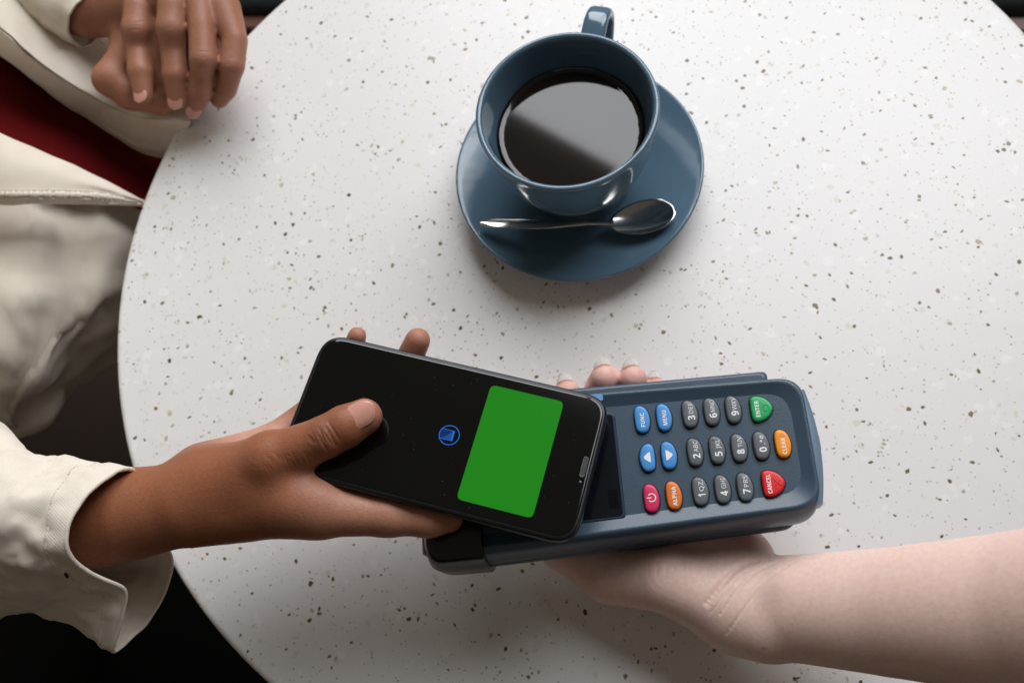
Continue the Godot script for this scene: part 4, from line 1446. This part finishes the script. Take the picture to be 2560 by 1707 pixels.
func cashier(skin: Material) -> void:
	var o := Vector3(75.7, 0.0, 204.7)
	var who := thing("person", "pale bare forearm and upturned hand holding the card terminal from below", "person", Transform3D(Basis.IDENTITY, o * MM))
	var shift := Transform3D(Basis.IDENTITY, -o * MM)
	var fair := Color(0.86, 0.64, 0.565)
	var pink := Color(0.72, 0.40, 0.34)
	var C := Flesh.new(Vector3(-60, 2, 90), Vector3(372, 222, 276), 1.6, fair)
	C.chain([Vector3(230.3, 150.0, 230.7), Vector3(185.2, 106.0, 227.6), Vector3(137.1, 72.0, 222.7), Vector3(92.6, 47.0, 217.7)], [41.0, 34.5, 28.8, 25.0], 0.6, 1.18)
	C.bone(Vector3(92.6, 47.0, 217.7), Vector3(70.6, 38.0, 212.2), 25.0, 24.0, 0.6, 1.18)
	# ball of the thumb, heel, palm
	C.bone(Vector3(83.6, 46.0, 226.7), Vector3(71.7, 40.0, 223.0), 17.0, 16.5, 6.0)
	C.bone(Vector3(70.2, 40.0, 215.6), Vector3(36.4, 42.0, 202.4), 20.5, 17.0, 8.0)
	C.bone(Vector3(36.4, 42.0, 202.4), Vector3(7.1, 27.0, 198.1), 17.0, 14.5, 1.0)
	C.bone(Vector3(76.0, 29.0, 192.2), Vector3(54.3, 24.0, 168.5), 17.0, 14.0, 8.0)
	C.bone(Vector3(69.4, 32.0, 203.9), Vector3(26.7, 23.0, 165.2), 18.0, 13.0, 10.0)
	for m in [[Vector3(-8.1, 24.0, 150.1), 12.5], [Vector3(7.9, 24.0, 136.0), 12.5], [Vector3(21.4, 25.0, 126.9), 12.0], [Vector3(34.7, 26.0, 122.7), 11.5]]:
		C.bone(Vector3(61.7, 26.0, 191.9), m[0], 15.0, m[1], 8.0)
	C.chain([Vector3(7.1, 27.0, 198.1), Vector3(-18.5, 22.0, 183.1), Vector3(-36.2, 22.0, 170.5)], [13.5, 10.6, 8.6], 4.0)
	C.chain([Vector3(-8.1, 24.0, 150.1), Vector3(-22.3, 26.0, 116.7), Vector3(-16.3, 42.0, 107.8), Vector3(-10.3, 60.0, 106.5)], [11.6, 9.6, 8.4, 7.2], 2.0)
	C.chain([Vector3(7.9, 24.0, 136.0), Vector3(3.4, 26.0, 103.8), Vector3(6.8, 46.0, 100.6), Vector3(10.1, 66.0, 101.5)], [11.6, 9.8, 8.8, 7.7], 1.6)
	C.chain([Vector3(21.4, 25.0, 126.9), Vector3(20.0, 27.0, 104.9), Vector3(22.3, 46.0, 101.6), Vector3(24.6, 66.0, 102.4)], [11.2, 9.6, 8.6, 7.5], 1.6)
	C.chain([Vector3(34.7, 26.0, 122.7), Vector3(32.3, 27.0, 109.2), Vector3(34.6, 42.0, 106.1), Vector3(36.2, 59.0, 106.4)], [10.4, 8.6, 7.6, 6.6], 1.6)
	# creases across the wrist and over the ball of the thumb
	for s in [[Vector3(88.9, 62.0, 195.1), Vector3(72.5, 58.0, 198.8), Vector3(62.6, 55.0, 207.6), Vector3(55.9, 50.0, 215.3), 2.1, 1.35], [Vector3(92.6, 66.0, 197.2), Vector3(79.2, 62.0, 202.6), Vector3(69.3, 60.0, 211.5), Vector3(61.6, 55.0, 221.1), 0.9, 0.6], [Vector3(96.6, 68.0, 199.1), Vector3(84.8, 64.0, 206.1), Vector3(74.0, 60.0, 217.7), Vector3(64.2, 52.0, 230.0), 0.9, 0.5], [Vector3(77.5, 60.0, 199.2), Vector3(68.9, 57.0, 205.9), Vector3(61.1, 52.0, 215.6), Vector3(56.7, 48.0, 220.4), 0.7, 0.3]]:
		var line := curve(PackedVector3Array([s[0], s[1], s[2], s[3]]), 4)
		for i in line.size() - 1:
			C.crease(line[i], line[i + 1], s[4] * 0.75, s[5] * 1.15 * sin(PI * (i + 1.0) / (line.size() + 1.0)), cam_dir(line[i]), false)
	for i in 7:
		C.crease(Vector3(32.6, 58.0, 194.8) + Vector3(i * 4.0 - 12.0, 0, 0), Vector3(30.0, 58.0, 204.3) + Vector3(i * 4.6 - 12.0, 0, 0), 0.7, 0.14, cam_dir(Vector3(31.4, 58.0, 198.0)))
	for k in [Vector3(10.2, 68.0, 100.7), Vector3(24.7, 68.0, 101.6), Vector3(36.4, 64.0, 105.0), Vector3(-9.3, 65.0, 105.5)]:
		C.spot(k, 17.0, pink, 0.9)
	C.spot(Vector3(-6.5, 30.0, 200.1), 30.0, pink, 0.5)
	C.spot(Vector3(25.0, 35.0, 207.9), 30.0, pink, 0.35)
	C.spot(Vector3(79.2, 40.0, 183.3), 24.0, pink, 0.6)
	C.spot(Vector3(139.4, 95.0, 238.3), 2.2, Color(0.2, 0.09, 0.06), 0.9)
	C.spot(Vector3(80.4, 60.0, 237.7), 1.6, Color(0.25, 0.12, 0.09), 0.8)
	C.spot(Vector3(85.8, 68.0, 213.7), 13.0, Color(0.44, 0.31, 0.29), 0.35)
	put("body", flesh_mesh([C]), skin, who).transform = shift
	var nm := mat(rgb8(246, 242, 236), 0.22)
	nm.backlight_enabled = true
	nm.backlight = Color(1.2, 1.2, 1.19)
	for k in [[Vector3(10.1, 66.0, 101.5), 7.7, 10.6], [Vector3(24.6, 66.0, 102.4), 7.5, 10.4], [Vector3(36.2, 59.0, 106.4), 6.6, 8.8], [Vector3(-10.3, 60.0, 106.5), 7.2, 10.0]]:
		var al := Vector3(0.02, 1.0, -0.28)
		var ot := Vector3(-0.15, 0.3, -1.0).normalized()
		nail(k[0] + ot * (k[1] - 0.4) + al * 0.6, al, ot, k[2] * 0.92, 13.0, 0.07, nm, who, 0.55)
	for c in who.get_children():
		if c.name.begins_with("fingernail"):
			c.transform = shift
